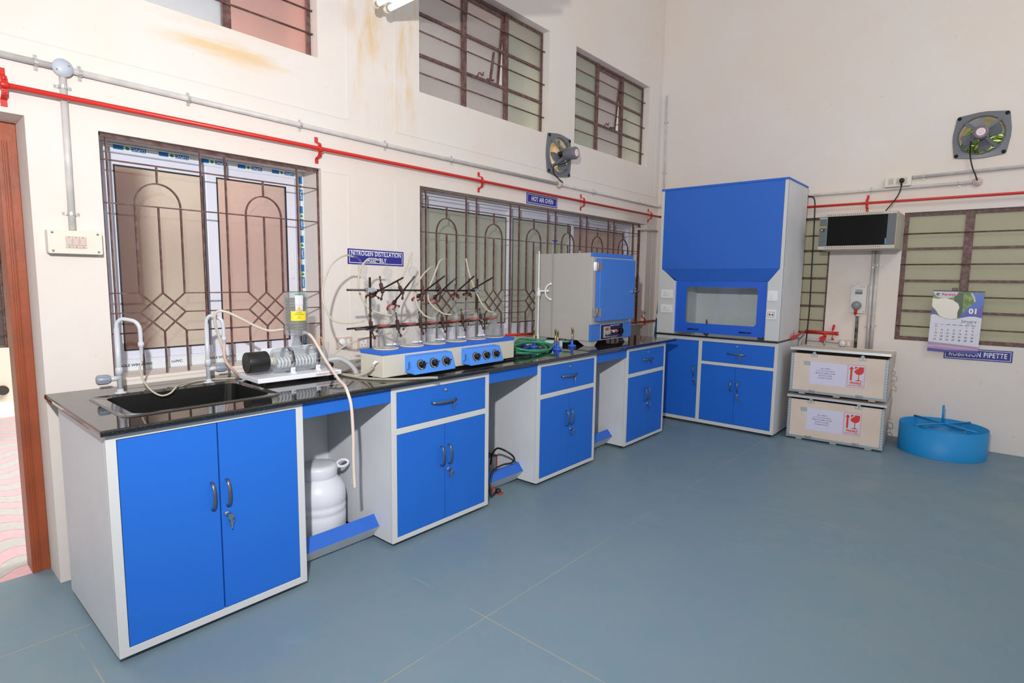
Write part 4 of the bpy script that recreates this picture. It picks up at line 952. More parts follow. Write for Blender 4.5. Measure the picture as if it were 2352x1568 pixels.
l=MB().box(.545,.600,1.338,1.362,.052,.066,OM).box(.590,.665,1.343,1.357,.060,.070,OM).box(.640,.658,1.325,1.375,.001,.016,OM).box(.648,.660,1.340,1.360,.01,.07,OM); l.ball((.60,1.375,.066),.007,OM); l.build('door_latch',CHROME,d,bevel=.002)
MB().lathe([(.022,0),(.022,.010),(.016,.012),(.014,.030),(0,.030)],T(3.62,-.40,oz1),16).lathe([(.05,0),(.05,.004),(0,.004)],T(3.62,-.40,oz1+.0002),20).build('vent_knob',CHROME,ov)
MB().tube([(3.62+.06*math.cos(a*PI/8),-.40+.06*math.sin(a*PI/8),oz1+.008) for a in range(16)],.004,6,closed=True).build('vent_ring',BLACK,ov)
pn=MB().box(.140,.512,.944,1.075,.003,.005,OM).build('panel_bezel',mat('bezel_silver','#c3c8d0',.35),ov)
MB().box(.144,.508,.948,1.071,.005,.0056,OM).build('control_panel',mat('panel_navy','#141c3c',.3),pn)
MB().box(.182,.280,.961,1.056,.0056,.016,OM).build('thermostat',mat('meter_grey','#a5a7a8',.4),pn,bevel=.002)
MB().box(.197,.253,1.022,1.044,.016,.0165,OM).build('display',mat('display_red','#9c2f26',.3,emit='#b03a2e',estr=.15),pn)
for x,z,c_ in ((.197,.997,'indicator_green'),(.262,.997,'indicator_pink')): MB().cyl(.0035,.016,.018,OM@T(x,z,0),8).build('indicator',mat(c_,'#2c8a68' if 'green' in c_ else '#c77a82',.3),pn)
for x in (.205,.247): MB().cyl(.008,.016,.030,OM@T(x,.980,0),12).build('small_knob',KN,pn)
for x,c_ in ((.295,'#a02020'),(.325,'#d8d8d8'),(.357,'#dc4a30'),(.388,'#dc4a30')):
    b=MB().cyl(.0125,.0056,.012,OM@T(x,1.008,0),14).build('switch_collar',WHITEP,pn); MB().cyl(.0085,.012,.026,OM@T(x,1.008,0),12).build('push_switch',mat('sw'+c_,c_,.3),b)
kb=MB().cyl(.030,.0056,.009,OM@T(.462,1.005,0),24).build('dial_plate',mat('dial_black','#1c1c1e',.35),pn); MB().cyl(.022,.009,.028,OM@T(.462,1.005,0),18).box(.458,.466,.984,1.026,.028,.034,OM).build('selector_knob',KN,pn)
MB().text('UNIVERSAL HOT AIR OVEN',.0135,OM@T(.365,1.058,.0058),.04,sx=.95).box(.294,.425,.966,.968,.0056,.0058,OM).box(.30,.42,.959,.9605,.0056,.0058,OM).box(.31,.40,.953,.9545,.0056,.0058,OM).build('panel_lettering',mat('lettering_silver','#b8bcc4',.5),pn)
for (sx_,x) in ((1,ox0),(-1,ox1)):
    for (sy_,y) in ((1,oy0),(-1,oy1)):
        L=MB()
        A=[(0,0),(0,.042),(.115,.042),(.060,0)]
        Pf=fm((x+.0*sx_,y+.012*sy_,TOP),(sx_,0,0),(0,0,1),(0,-1,0)); L.prism([(.015+p[0],p[1]) for p in A],-.001,.001,Pf)
        Ps=fm((x+.015*sx_,y+.012*sy_,TOP),(0,sy_,0),(0,0,1),(1,0,0)); L.prism([(p[0],p[1]) for p in [(0,0),(0,.042),(.135,.042),(.060,0)]],-.001,.001,Ps)
        L.build('leg',OV,ov)
# burette on its stand, in front of the oven side
rx,ry=3.290,-.216
bs_=thing('burette_stand',(rx,ry,TOP),'white burette stand with double clamp beside the oven','burette stand')
WPL=mat('white_stand','#e9e9ee',.35)
MB().box(rx-.24,rx+.045,ry-.235,ry+.05,TOP,TOP+.022).build('base',WPL,bs_,bevel=.006)
MB().lathe([(.013,.022),(.011,.05),(.0068,.09),(.0062,.76),(.005,.785),(0,.787)],T(rx,ry,TOP),14).build('rod',WPL,bs_)
bc=MB().lathe([(.012,.395),(.016,.41),(.0175,.43),(.012,.445),(.010,.47)],T(rx,ry,TOP),14); bc.bar((rx,ry,1.345),(rx+.055,ry-.055,1.348),.008,8); bc.ball((rx+.055,ry-.055,1.348),.013)
arc=[(rx+.075+.050*math.cos(t)*.75+.0,ry-.075-.050*math.cos(t)*.65,1.342+.066*math.sin(t)) for t in [math.radians(95+a*17) for a in range(11)]]
bc.tube(arc,.0072,8); bc.ball(arc[0],.013); bc.ball(arc[-1],.013); bc.build('double_clamp',WPL,bs_)
bx_,by_=rx+.078,ry-.085
bu=thing('burette',(bx_,by_,.95),'thin graduated glass burette with blue stopcock held upside down beside the oven','burette')
bx_=min(bx_,ox0-.012)
MB().lathe([(.0022,.955),(.0045,.985),(.0052,1.0),(.0052,1.72),(.0025,1.745),(.0025,1.83),(.001,1.86)],T(bx_,by_,0),12,caps=(True,True)).build('graduated_tube',thin_glass('burette_glass',(225,225,225),.25,.85),bu)
gr=MB()
for k in range(60): gr.box(bx_-.0035,bx_+.0035 if k%5==0 else bx_,by_-.0058,by_-.0055,1.03+k*.011,1.0308+k*.011)
gr.build('graduation_marks',mat('grad_grey','#77797e',.5),bu)
MB().bar((bx_-.012,by_,1.775),(bx_+.018,by_-.012,1.772),.0045,8).box(bx_+.012,bx_+.020,by_-.028,by_+.004,1.762,1.782).build('stopcock',mat('stopcock_blue','#2c3d9c',.35),bu,bevel=.001)
# gas burners
BB=mat('burner_blue','#2a5fd0',.35)
def burner(x,y,h,label):
    t=thing('bunsen_burner',(x,y,TOP),label,'bunsen burner','small brass bunsen burners on blue bases')
    MB().lathe([(.032,0),(.034,.003),(.034,.012),(.030,.015),(.014,.018),(.0115,.022),(.0115,.058),(.0085,.060)],T(x,y,TOP),24).build('base',BB,t)
    MB().lathe([(.0075,.058),(.0095,.060),(.0095,.072),(.0075,.074),(.0068,.135),(.0085,.137),(.0085,.157),(.006,.157)],T(x,y,TOP),16).build('barrel',BRASS,t)
    MB().bar((x-.011,y+.002,TOP+.043),(x-.036,y+.006,TOP+.043),.0045,8).build('gas_inlet',BRASS,t)
    return t
burner(3.269,-.590,.157,'bunsen burner nearest the oven corner, alone on the right, tied to the green hose end')
burner(2.992,-.648,.157,'front one of the close pair of bunsen burners beside the hose coil')
burner(3.060,-.575,.15,'rear one of the close pair of bunsen burners beside the hose coil')
burner(2.985,-.418,.157,'bunsen burner behind the coiled green hose, next to the white burette stand')
# burner lying against the mantle end
t=thing('lying_burner_base',(2.60,-.60,.98),'round blue burner base tipped on edge against the end of the heating mantle','burner')
LM=T(2.415,-.640,TOP+.042)@RY(1.2)
MB().lathe([(.042,-.006),(.042,.004),(.036,.007),(.012,.008),(.010,.03)],LM,24).build('base',BB,t); MB().cyl(.006,.03,.09,LM,10).build('barrel',BRASS,t)
WD=T(0,0,0)
t=thing('foam_block',(3.20,-.50,TOP),'small white foam block behind the pair of burners','block')
MB().box(3.10,3.20,-.545,-.44,TOP,TOP+.050,I4).build('block',mat('foam_white','#dcdce8',.6),t,bevel=.003)
t=thing('blue_clamp_base',(2.88,-.50,TOP),'dark blue plastic piece lying behind the green hose','plastic piece')
MB().lathe([(.05,0),(.05,.008),(.02,.02),(.014,.026),(0,.026)],T(2.93,-.365,TOP)@RZ(.3),18).box(2.84,2.93,-.38,-.35,TOP+.004,TOP+.02).build('piece',mat('dark_blue_plastic','#23409c',.4),t)
# green hose coil
GH=mat('green_hose','#2f8a66',.4)
pts=[(2.500,-.575,.945),(2.60,-.52,.935),(2.728,-.44,.925),(2.90,-.36,.925),(3.05,-.27,.93),(3.20,-.25,.935),(3.26,-.33,.93),(3.20,-.43,.925),(3.05,-.54,.915),(2.904,-.637,.912),(2.748,-.690,.912),(2.62,-.66,.912),(2.55,-.56,.914),(2.62,-.46,.916),(2.80,-.36,.93),(2.96,-.33,.945),(3.03,-.40,.93),(3.00,-.52,.915),(2.86,-.625,.912),(2.70,-.655,.925),(2.56,-.60,.93),(2.53,-.52,.935),(2.66,-.47,.94),(2.82,-.43,.948),(2.95,-.41,.945),(3.08,-.45,.925),(3.00,-.58,.914),(2.84,-.67,.916),(2.66,-.70,.925),(2.55,-.64,.945),(2.56,-.56,.955),(2.70,-.50,.958),(2.85,-.47,.960),(2.95,-.52,.952),(2.965,-.600,.945),(2.957,-.638,.943)]
hose('green_gas_hose',pts,.0088,GH,'coiled green rubber gas hose heaped on the worktop between mantle and oven','hose',n=5)
hose('green_gas_hose',[(2.64,-.50,.965),(2.80,-.40,.972),(2.93,-.33,.968),(3.06,-.32,.955),(3.15,-.42,.948),(3.19,-.52,.945),(3.233,-.582,.943)],.0088,GH,'single run of green hose reaching right to the lone burner by the oven','hose',n=5)
hose('power_cable',[(2.40,-.62,.925),(2.47,-.60,.915),(2.55,-.64,.906),(2.60,-.69,.906),(2.56,-.735,.906),(2.48,-.745,.908),(2.41,-.735,.906),(2.34,-.755,.905),(2.26,-.755,.905)],.0042,BLACK,'black power cable curled at the right end of the heating mantle','cable')
# ---------------------------------------------------------------- drum and floor items
DR=mat('drum_white','#dfe0ea',.4)
t=thing('white_drum',(1.075,-.475,.0),'white plastic drum with screw lid and carrying ring in the knee space','drum')
T_=T(1.045,-.475,0)
MB().lathe([(.130,.002),(.138,.010),(.139,.045),(.134,.055),(.139,.065),(.141,.16),(.136,.170),(.141,.180),(.141,.205),(.136,.215),(.141,.225),(.142,.265),(.136,.30),(.118,.335),(.100,.352),(.095,.362)],T_,36).build('body',DR,t)
MB().lathe([(.096,.362),(.098,.365),(.100,.41),(.095,.424),(.07,.430),(0,.431)],T_,36).build('lid',DR,t)
MB().tube([(1.045+.135+.036*math.cos(a*PI/6),-.500+.012*math.sin(a*PI/6)*1.0,.405+.016*math.sin(a*PI/6)) for a in range(12)],.008,8,closed=True).bar((1.045+.07,-.49,.395),(1.045+.105,-.498,.403),.009,8).build('carrying_ring',DR,t)
t=thing('power_adapter',(2.49,-.41,.0),'dark metal power box with cable under the second knee space','power box')
MB().box(2.37,2.462,-.50,-.33,.0005,.155).build('case',mat('adapter_dark','#3c3e3f',.4),t,bevel=.003)
MB().box(2.372,2.460,-.505,-.5002,.01,.15).build('face_plate',mat('adapter_grey','#8e9294',.4,metal=.4),t)
MB().box(2.452,2.4635,-.508,-.325,.012,.157).build('red_edge',mat('edge_red','#8e3a34',.5),t)
hose('floor_cable',[(2.385,-.515,.105),(2.33,-.58,.20),(2.30,-.64,.262),(2.28,-.70,.285),(2.30,-.77,.262),(2.345,-.775,.215),(2.352,-.742,.175),(2.27,-.735,.180),(2.16,-.75,.172),(2.085,-.790,.135),(2.075,-.800,.05),(2.12,-.775,.012),(2.18,-.75,.010)],.0065,BLACK,'black cable looping over the second footrest down to the floor','cable')
t=thing('floor_plug',(2.22,-.73,.0),'small black plug with red tip lying on the floor before the second footrest','plug')
MB().lathe([(.018,0),(.022,.006),(.018,.026),(.0,.028)],T(2.215,-.745,.001),12).build('plug_body',BLACK,t); MB().box(2.19,2.225,-.785,-.768,.001,.012).bar((2.18,-.74,.010),(2.19,-.72,.035),.008,8).build('red_tip',mat('plug_red','#b8402c',.5),t)

# ---------------------------------------------------------------- network rack, fans, switches, conduits
RG=mat('rack_grey','#bfb8ac',.45); RD=mat('rack_dark_grey','#5f6168',.5)
M=fm((5.404,-1.875,0),(0,-1,0),(0,0,1),(-1,0,0)); RW=.605
t=thing('network_rack',(5.6,-2.178,1.757),'grey wall mounted network rack with dark glass door between the back windows','network rack')
MB().box(0,RW,1.757,2.078,-.449,-.006,M).build('case',RG,t,bevel=.003)
MB().box(0,RW,2.055,2.079,-.02,.001,M).box(0,RW,1.756,1.788,-.02,.001,M).build('front_rails',RG,t,bevel=.002)
v=MB()
for k in range(28):
    v.box(.065+k*.0158,.068+k*.0158,2.060,2.074,.001,.0016,M); v.box(.065+k*.0158,.068+k*.0158,1.765,1.781,.001,.0016,M)
v.build('vent_slots',DARK,t)
dr=MB().box(.004,.070,1.789,2.054,-.006,.004,M).build('door',RD,t,bevel=.001)
MB().box(.538,RW-.004,1.789,2.054,-.006,.004,M).build('hinge_side_panel',RD,dr,bevel=.001)
MB().box(.070,.538,1.789,2.054,-.006,.001,M).build('door_glass',mat('rack_glass','#0c0d0e',.2,spec=.15),dr)
MB().box(.002,.062,2.036,2.050,.004,.0046,M).build('name_strip',mat('strip_grey','#b7b5bb',.5),dr); MB().text('MODE RACK',.0085,M@T(.032,2.043,.0048),.02).build('name_lettering',mat('lettering_dark','#55565c',.5),dr)
MB().box(.004,.062,1.957,1.970,.004,.0046,M).build('yellow_tape',mat('tape_yellow','#b59a2c',.6),dr)
MB().lathe([(.011,.004),(.011,.012),(.009,.014),(0,.014)],M@T(.034,1.934,0)@Matrix.Diagonal((1.3,1,1,1)),16).build('lock_housing',BLACK,dr); MB().cyl(.0075,.014,.017,M@T(.030,1.934,0),14).build('lock',CHROME,dr)
MB().box(.0665,.0705,1.795,2.05,.0042,.0052,M).build('edge_strip_teal',mat('strip_teal','#3f9c8c',.4),dr); MB().box(.528,.537,1.793,1.845,.0012,.003,M).build('blue_tab',mat('tab_blue','#2596d2',.4),dr)
def fan(n,M,label,long_hub):
    c=M@Vector((0,0,0)); t=thing('exhaust_fan',tuple(c),label,'exhaust fan','grey exhaust fans set in the walls')
    FG=mat('fan_grey','#6a6e76',.35); out=[]
    for k in range(4):
        a=PI/4+k*PI/2; cx_,cy_=.172*math.copysign(1,math.cos(a)),.172*math.copysign(1,math.sin(a))
        rr=.022
        # corner, then bulge to the middle of the side
        for j in range(5):
            b=a-PI/4+PI/2*j/4; out.append((cx_*.90+rr*math.cos(b),cy_*.90+rr*math.sin(b)))
        m_=a+PI/4; out.append((.196*math.cos(m_-.16),.196*math.sin(m_-.16))); out.append((.196*math.cos(m_+.16),.196*math.sin(m_+.16)))
    pl=MB(); N=48
    import bisect
    oa=sorted(((math.atan2(y,x)%(2*PI),x,y) for x,y in out)); n=len(oa)
    def outer(th):
        # ray-polygon hit
        best=None
        for i in range(n):
            _,x0,y0=oa[i]; _,x1,y1=oa[(i+1)%n]; dx,dy=math.cos(th),math.sin(th); ex,ey=x1-x0,y1-y0; den=dx*ey-dy*ex
            if abs(den)<1e-9: continue
            s_=(x0*ey-y0*ex)/den; q=(x0*dy-y0*dx)/den
            if s_>0 and -1e-6<=q<=1+1e-6: best=s_ if best is None else max(best,s_)
        return best
    angs=sorted(set([round(a_,5) for a_,_,_ in oa]+[2*PI*k/N for k in range(N)]))
    R=[]
    for th in angs:
        o_=outer(th); R.append([pl.bm.verts.new(M@Vector((r*math.cos(th),r*math.sin(th),z))) for r,z in ((o_,.0005),(o_-.003,.012),(.164,.014),(.157,.020),(.151,.010),(.151,.0005))])
    for a_,b_ in zip(R,R[1:]+R[:1]):
        for k in range(5): pl.bm.faces.new((a_[k],a_[k+1],b_[k+1],b_[k]))
    pl.build('mounting_plate',FG,t)
    for k in range(4):
        a=PI/4+k*PI/2; x,y=.157*math.copysign(1,math.cos(a)),.157*math.copysign(1,math.sin(a))
        MB().lathe([(.015,.013),(.015,.018),(.007,.019),(.007,.021),(0,.021)],M@T(x,y,0),14).build('fixing_washer',RUBBER,t)
        ar=MB(); r1=.168; e=Vector((math.cos(a),math.sin(a),0)); s_=Vector((-math.sin(a),math.cos(a),0))
        h=.085 if long_hub else .075
        ar.beam(tuple(e*r1+Vector((0,0,.016))),tuple(e*.150+Vector((0,0,.030))),.034,.005,M,up=tuple(M.to_3x3()@Vector((0,0,1))))
        ar.beam(tuple(e*.152+Vector((0,0,.028))),tuple(e*.055+Vector((0,0,h))),.026,.004,M,up=tuple(M.to_3x3()@Vector((0,0,1))))
        for q in (-1,1):
            p=e*.158+s_*.026*q; ar.lathe([(.006,.014),(.005,.019),(0,.020)],M@T(p.x,p.y,0),8)
        ar.build('bracket_arm',FG,t)
        b=MB(); th=a+PI/4+.35; prof=[(.030,-.022),(.075,-.050),(.120,-.058),(.136,-.035),(.136,.020),(.120,.045),(.070,.035),(.030,.018)]
        BMt=M@T(0,0,.028)@RZ(th)@RX(math.radians(24)); b.prism(prof,-.0012,.0012,BMt); b.build('blade',FG,t)
    L_=.205 if long_hub else .15
    mo=MB().lathe([(.034,.010),(.034,.070),(.046,.072),(.046,.082)],M,24).build('motor_neck',BLACK,t)
    MB().lathe([(.050,.082),(.055,.086),(.056,L_-.012),(.050,L_-.002),(.040,L_),(0,L_)],M,28).build('motor',FG,t,bevel=.002)
    st_=MB().cyl(.036,L_,L_+.0008,M,28).build('sticker_red',mat('sticker_red','#c8344c',.4),t)
    MB().cyl(.031,L_+.0008,L_+.0014,M,28).build('sticker_white',mat('sticker_white','#e4dfe6',.4),t)
    rg=MB()
    for r in (.020,.013,.007): rg.lathe([(r,L_+.0015),(r-.0014,L_+.0015)],M,24,caps=(False,False))
    rg.build('sticker_rings',mat('sticker_grey','#8d8890',.5),t)
    return t
fan(1,on_left(F1[0],F1[1]),'grey exhaust fan on the window wall above the long window',True)
fan(2,on_back(-F2[0],F2[1],XB),'grey exhaust fan with round red sticker high on the back wall at the right',False)
def pipe(name,pts,r,mt,label,cat,group=None): 
    o=MB().tube(pts,r,12).build(name,mt,origin=pts[0]); return tag(o,label,cat,group)
CLM=mat('clip_metal','#c8c9c6',.35,metal=.5)
def clip(c,axis,n_,r,parent=None):
    """saddle clip: c centre on the wall, axis of the pipe, n_ wall normal"""
    a=Vector(axis); n=Vector(n_); s=a.cross(n).normalized(); c=Vector(c); m=MB()
    pts=[c-s*(r+.018)+n*.003,c-s*(r+.003)+n*.003]+[c+n*r+(s*math.sin(t)+n*math.cos(t))*(r+.0015) for t in [math.radians(-90+30*k) for k in range(7)]]+[c+s*(r+.003)+n*.003,c+s*(r+.018)+n*.003]
    for p,q in zip(pts,pts[1:]): m.beam(tuple(p),tuple(q),.014,.0018,up=tuple(s) if abs((q-p).normalized().dot(n))>.7 else tuple(n))
    for q in (-1,1): m.ball(tuple(c+s*q*(r+.014)+n*.005),.0045,seg=8)
    return m
def conduit(name,pts,label,clips,n_,r=.0125,group='grey electrical conduits on the walls'):
    t=thing(name,tuple(pts[0]),label,'conduit',group)
    MB().tube(pts,r,12).build('pipe',CONDUIT,t)
    for c,ax in clips: clip(c,ax,n_,r).build('saddle_clip',CLM,t,None)
    return t
NL=(0,-1,0); NBK=(-1,0,0)
cy_=-.0155
conduit('conduit',[(-1.2,cy_,2.350),(.105,cy_,2.341)],'grey conduit running left from the round junction box above the door',[((.038,-.002,2.342),(1,0,0))],NL,.014)
conduit('conduit',[(.150,cy_,2.339),(2.0,cy_,2.326),(3.800,cy_,2.331)],'long grey conduit above the sink window, from round box to fan box',[((x,-.002,z),(1,0,0)) for x,z in ((.192,2.338),(.641,2.334),(1.248,2.331),(1.860,2.327),(2.468,2.327))],NL,.014)
conduit('conduit',[(3.862,cy_,2.331),(5.832,cy_,2.331),(5.836,-.15,2.331)],'grey conduit from the fan box to the corner by the fume hood',[((4.424,-.002,2.331),(1,0,0)),((5.35,-.002,2.331),(1,0,0))],NL,.014)
conduit('conduit',[(.128,cy_,2.305),(.125,cy_,1.638)],'vertical grey conduit dropping from the round box to the switchboard',[((.127,-.002,2.262),(0,0,1)),((.125,-.002,1.712),(0,0,1))],NL,.014)
conduit('conduit',[(5.35,cy_,2.034),(5.90-.07,cy_,2.040)],'short grey conduit at the right end of the long window',[],NL,.013)
conduit('conduit',[(5.838,-.062,3.60),(5.838,-.075,2.36)],'thin vertical conduit in the room corner above the fume hood',[((5.852,-.064,3.30),(0,0,1)),((5.852,-.072,2.72),(0,0,1))],NBK,.009)
conduit('conduit',[(5.838,-.52,2.322),(5.838,-2.945,2.327)],'lower grey conduit of the back wall leading to the round fan outlet',[((5.852,y,z),(0,1,0)) for y,z in ((-2.20,2.325),(-2.86,2.327))],NBK,.014)
conduit('conduit',[(5.838,-2.513,2.412),(5.838,-5.0,2.455)],'upper grey conduit of the back wall running right from the socket board',[((5.852,-2.60,2.413),(0,1,0))],NBK,.014)
conduit('conduit',[(5.838,-2.262,1.760),(5.838,-2.270,.80)],'left one of the twin grey conduits dropping from the network rack',[((5.852,-2.265,1.60),(0,0,1)),((5.852,-2.267,1.03),(0,0,1))],NBK,.015)
conduit('conduit',[(5.838,-2.296,1.760),(5.838,-2.304,.80)],'right one of the twin grey conduits dropping from the network rack',[((5.852,-2.299,1.62),(0,0,1)),((5.852,-2.301,1.045),(0,0,1))],NBK,.015)
conduit('conduit',smooth_path([(5.838,-1.694,.70),(5.838,-1.696,.80),(5.838,-1.708,.848),(5.838,-1.750,.867),(5.838,-2.025,.864)],5),'bent grey conduit beside the fume hood leading to the low socket',[],NBK,.014)
t=thing('junction_box',(.128,-.001,2.340),'round grey junction box joining three conduits above the switchboard','junction box')
MB().lathe([(.034,.001),(.036,.024),(.036,.028)],on_left(.128,2.340),24).build('box',CONDUIT,t); MB().lathe([(.038,.028),(.038,.032),(0,.032)],on_left(.128,2.340),28).build('cover',mat('cover_bluegrey','#c0c5d2',.4),t)
for x,z in ((.150,2.352),(.106,2.328)): MB().cyl(.0035,.032,.034,on_left(x,z),8).build('screw',CHROME,t)
for loc,Mx,lb in (((3.833,-.001,2.331),on_left(3.833,2.331),'round beige cable box under the exhaust fan of the window wall'),((XB-.001,-2.980,2.328),on_back(-2.980,2.328,XB),'round beige cable box under the exhaust fan of the back wall')):
    t=thing('cable_box',loc,lb,'junction box','round beige cable boxes under the exhaust fans'); MB().lathe([(.036,.001),(.036,.020),(.030,.028),(.018,.032),(.014,.040),(0,.041)],Mx,24).build('cover',PINKP,t)
hose('fan_cable',[(3.833,-.205,2.560),(3.815,-.150,2.540),(3.770,-.10,2.497),(3.705,-.055,2.480),(3.700,-.035,2.44),(3.73,-.028,2.405),(3.79,-.030,2.375),(3.838,-.045,2.345)],.0055,BLACK,'black cable from the window wall exhaust fan to its round box','cable')
hose('fan_cable',[(5.745,-2.915,2.655),(5.79,-2.912,2.60),(5.815,-2.918,2.53),(5.815,-2.938,2.45),(5.812,-2.962,2.386),(5.812,-2.980,2.335)],.0055,BLACK,'black cable hanging from the back wall exhaust fan to its round box','cable')
hose('hood_cable',[(5.82,-1.66,2.315),(5.80,-1.722,2.28),(5.80,-1.735,2.1),(5.80,-1.742,1.65),(5.80,-1.748,1.22),(5.80,-1.740,.90),(5.80,-1.732,.5)],.006,BLACK,'long black cable hanging behind the right side of the fume hood','cable')
# red gas pipes
def red_pipe(pts,label,brk,n_):
    t=thing('gas_pipe',tuple(pts[0]),label,'gas pipe','red painted gas pipes on the walls')
    MB().tube(pts,.0115,12).build('pipe',RED,t)
    n=Vector(n_)
    for c,ax in brk:
        c=Vector(c); a=Vector(ax); s=Vector((0,0,1)); m=MB(); off=n*.050; w=.022
        P=[c+s*.078+n*.003,c+s*.050+n*.004,c+s*.036+n*.040,c+s*.010+n*.044]
        for q in (1,-1):
            pp=[c+(p-c-n*((p-c).dot(n)))*q+n*((p-c).dot(n)) for p in P]
            for x_,y_ in zip(pp,pp[1:]): m.beam(tuple(x_),tuple(y_),w,.005,up=tuple(a.cross(y_-x_)))
            m.lathe([(.007,0),(.006,.006),(0,.007)],Matrix.Translation(c+s*q*.027+n*.045)@n.to_track_quat('Z','Y').to_matrix().to_4x4(),8)
        m.lathe([(.0155,-.012),(.0155,.012)],Matrix.Translation(c+off)@a.to_track_quat('Z','Y').to_matrix().to_4x4(),14)
        m.build('pipe_bracket',RED,t,bevel=.001)
    return t
red_pipe([(-1.2,-.050,2.213),(5.80,-.050,2.206)],'long red gas pipe along the window wall above the windows',[((x,0,z),(1,0,0)) for x,z in ((-.075,2.213),(1.355,2.206),(2.764,2.206),(4.204,2.206),(5.606,2.206))],NL)
red_pipe([(5.804,-.05,2.206),(5.804,-5.0,2.206)],'red gas pipe along the back wall above the network rack',[((5.854,-2.178,2.206),(0,1,0))],NBK)
red_pipe([(3.06,-.050,.968),(3.47,-.050,.955)],'low red gas pipe on the wall left of the oven, behind the burette stand',[],NL)
red_pipe([(4.12,-.050,.968),(5.82,-.050,.966)],'low red gas pipe on the wall between oven and fume hood',[((5.545,0,.968),(1,0,0))],NL)
v_=thing('gas_valve_manifold',(5.80,-1.85,.952),'red gas valve manifold on the back wall beside the fume hood','gas valve','red painted gas pipes on the walls')
MB().tube([(5.804,-1.722,.953),(5.804,-2.012,.950)],.0155,12).cyl(.018,-.012,.012,T(5.804,-2.012,.950)@RX(PI/2),14).build('pipe',RED,v_)
MB().beam((5.85,-1.973,1.030),(5.80,-1.973,.985),.020,.005).beam((5.80,-1.973,.985),(5.80,-1.973,.90),.020,.005).beam((5.80,-1.973,.90),(5.85,-1.973,.875),.020,.005).build('pipe_bracket',RED,v_)
MB().bar((5.804,-1.905,.955),(5.804,-1.905,.90),.013,10).bar((5.804,-1.905,.90),(5.760,-1.900,.893),.012,10).build('valve_body',RED,v_)
hw=MB()
hw.lathe([(.012,.0),(.012,.014)],T(5.745,-1.899,.893)@RY(-PI/2),12)
for k in range(6):
    a=k*PI/3; hw.cyl(.010,0,.014,T(5.745,-1.899,.893)@RY(-PI/2)@T(.020*math.cos(a),.020*math.sin(a),0),10)
hw.build('hand_wheel',RED,v_)
MB().bar((5.804,-1.905,.885),(5.804,-1.905,.80),.007,10).build('outlet_pipe',STEEL,v_)
t=thing('gas_pipe_stub',(5.40,-1.74,.935),'short red gas pipe stub reaching along the right side of the fume hood','gas pipe','red painted gas pipes on the walls')
MB().bar((5.34,-1.735,.925),(5.80,-1.735,.955),.009,10).bar((5.30,-1.735,.922),(5.38,-1.735,.928),.016,10).build('pipe',RED,t)
MB().tube([(5.36,-1.735,.935),(5.36,-1.725,.965),(5.36,-1.735,.985)],.0035,6).build('hook',RED,t)
# switch boards
def plate(name,M,w,h,dp,mt,label,cat,r=.006,group=None):
    c=M@Vector((0,0,0)); t=thing(name,tuple(c),label,cat,group)
    MB().prism(rrect(-w/2,w/2,-h/2,h/2,r),.0005,dp,M).build('back_box',mt,t,bevel=.002); return t
M=on_left(.126,1.583)
t=plate('switchboard',M,.200,.104,.055,CREAMP,'cream switchboard with three rocker switches beside the orange door frame','switchboard')
for x in (-.083,.083):
    for z in (-.040,.040): MB().lathe([(.0055,.055),(.004,.058),(0,.0585)],M@T(x,z,0),10).build('screw',CHROME,t)
for k in range(3):
    x=-.022+k*.0255-.003
    s_=MB().box(x-.0125,x+.0125,-.026,.026,.055,.059,M).build('switch_module',PINKP,t,bevel=.0008); MB().box(x-.008,x+.008,-.013,.013,.059,.063,M).build('rocker',PINKP,s_,bevel=.001)
    for z in (-.021,.021): MB().cyl(.0025,.059,.060,M@T(x,z,0),8).build('screw',CHROME,s_)
G3='beige double sockets on the walls'
def wall_socket(M,w,h,label,plug=None,rockers=1):
    t=plate('wall_socket',M,w,h,.012,PINKP,label,'socket',.004,G3)
    i=MB().box(-w*.38,-w*.02,-h*.34,h*.34,.012,.014,M).build('socket_insert',WHITEP,t)
    q=MB()
    for x,y in ((-.20,.16),(-.29,-.16),(-.11,-.16)): q.cyl(.004,.014,.0145,M@T(x*w,y*h,0),8)
    q.build('pin_holes',mat('hole_red','#a8484c',.6),i)
    MB().box(w*.14,w*.34,-h*.30,h*.30,.012,.016,M).build('rocker',WHITEP,t,bevel=.001)
    if plug: MB().lathe([(.030,.014),(.030,.030),(.022,.040),(0,.041)],M@T(-w*.2,-.002,0)@Matrix.Diagonal((1,1.1,1,1)),18).build('plug',WHITEP,t)
    return t
wall_socket(on_left(1.518,1.018),.118,.074,'beige wall socket with a white plug, left one behind the mantle',True)
wall_socket(on_left(1.690,1.006),.142,.076,'beige wall socket with red pin holes, right one behind the mantle')
wall_socket(on_back(-2.085,.852,XB),.118,.074,'beige wall socket with white plug above the crates on the back wall',True)
M=on_back(-2.412,2.385,XB)
t=plate('socket_board',M,.200,.090,.045,CREAMP,'cream socket board with a black plug on the back wall above the rack','socket board',.003)
for x in (-.055,.005): 
    s_=MB().box(x-.022,x+.022,-.028,.030,.045,.048,M).build('socket_module',PINKP,t,bevel=.0008); q=MB()
    for a,b in ((0,.016),(-.01,.002),(.01,.002),(-.01,-.014),(.01,-.014)): q.cyl(.003,.048,.0485,M@T(x+a,b,0),8)
    q.build('pin_holes',DARK,s_)
MB().box(.045,.070,-.028,.030,.045,.049,M).build('rocker_module',PINKP,t,bevel=.0008)
t=thing('black_plug',(5.79,-2.445,2.385),'black three pin plug in the socket board of the back wall','plug')
MB().lathe([(.019,.049),(.021,.062),(.014,.078),(0,.079)],M@T(.030,.002,0)@Matrix.Diagonal((1,1.1,1,1)),14).bar((.030,-.010,.066),(.030,-.042,.066),.008,8,M).build('plug_body',BLACK,t)
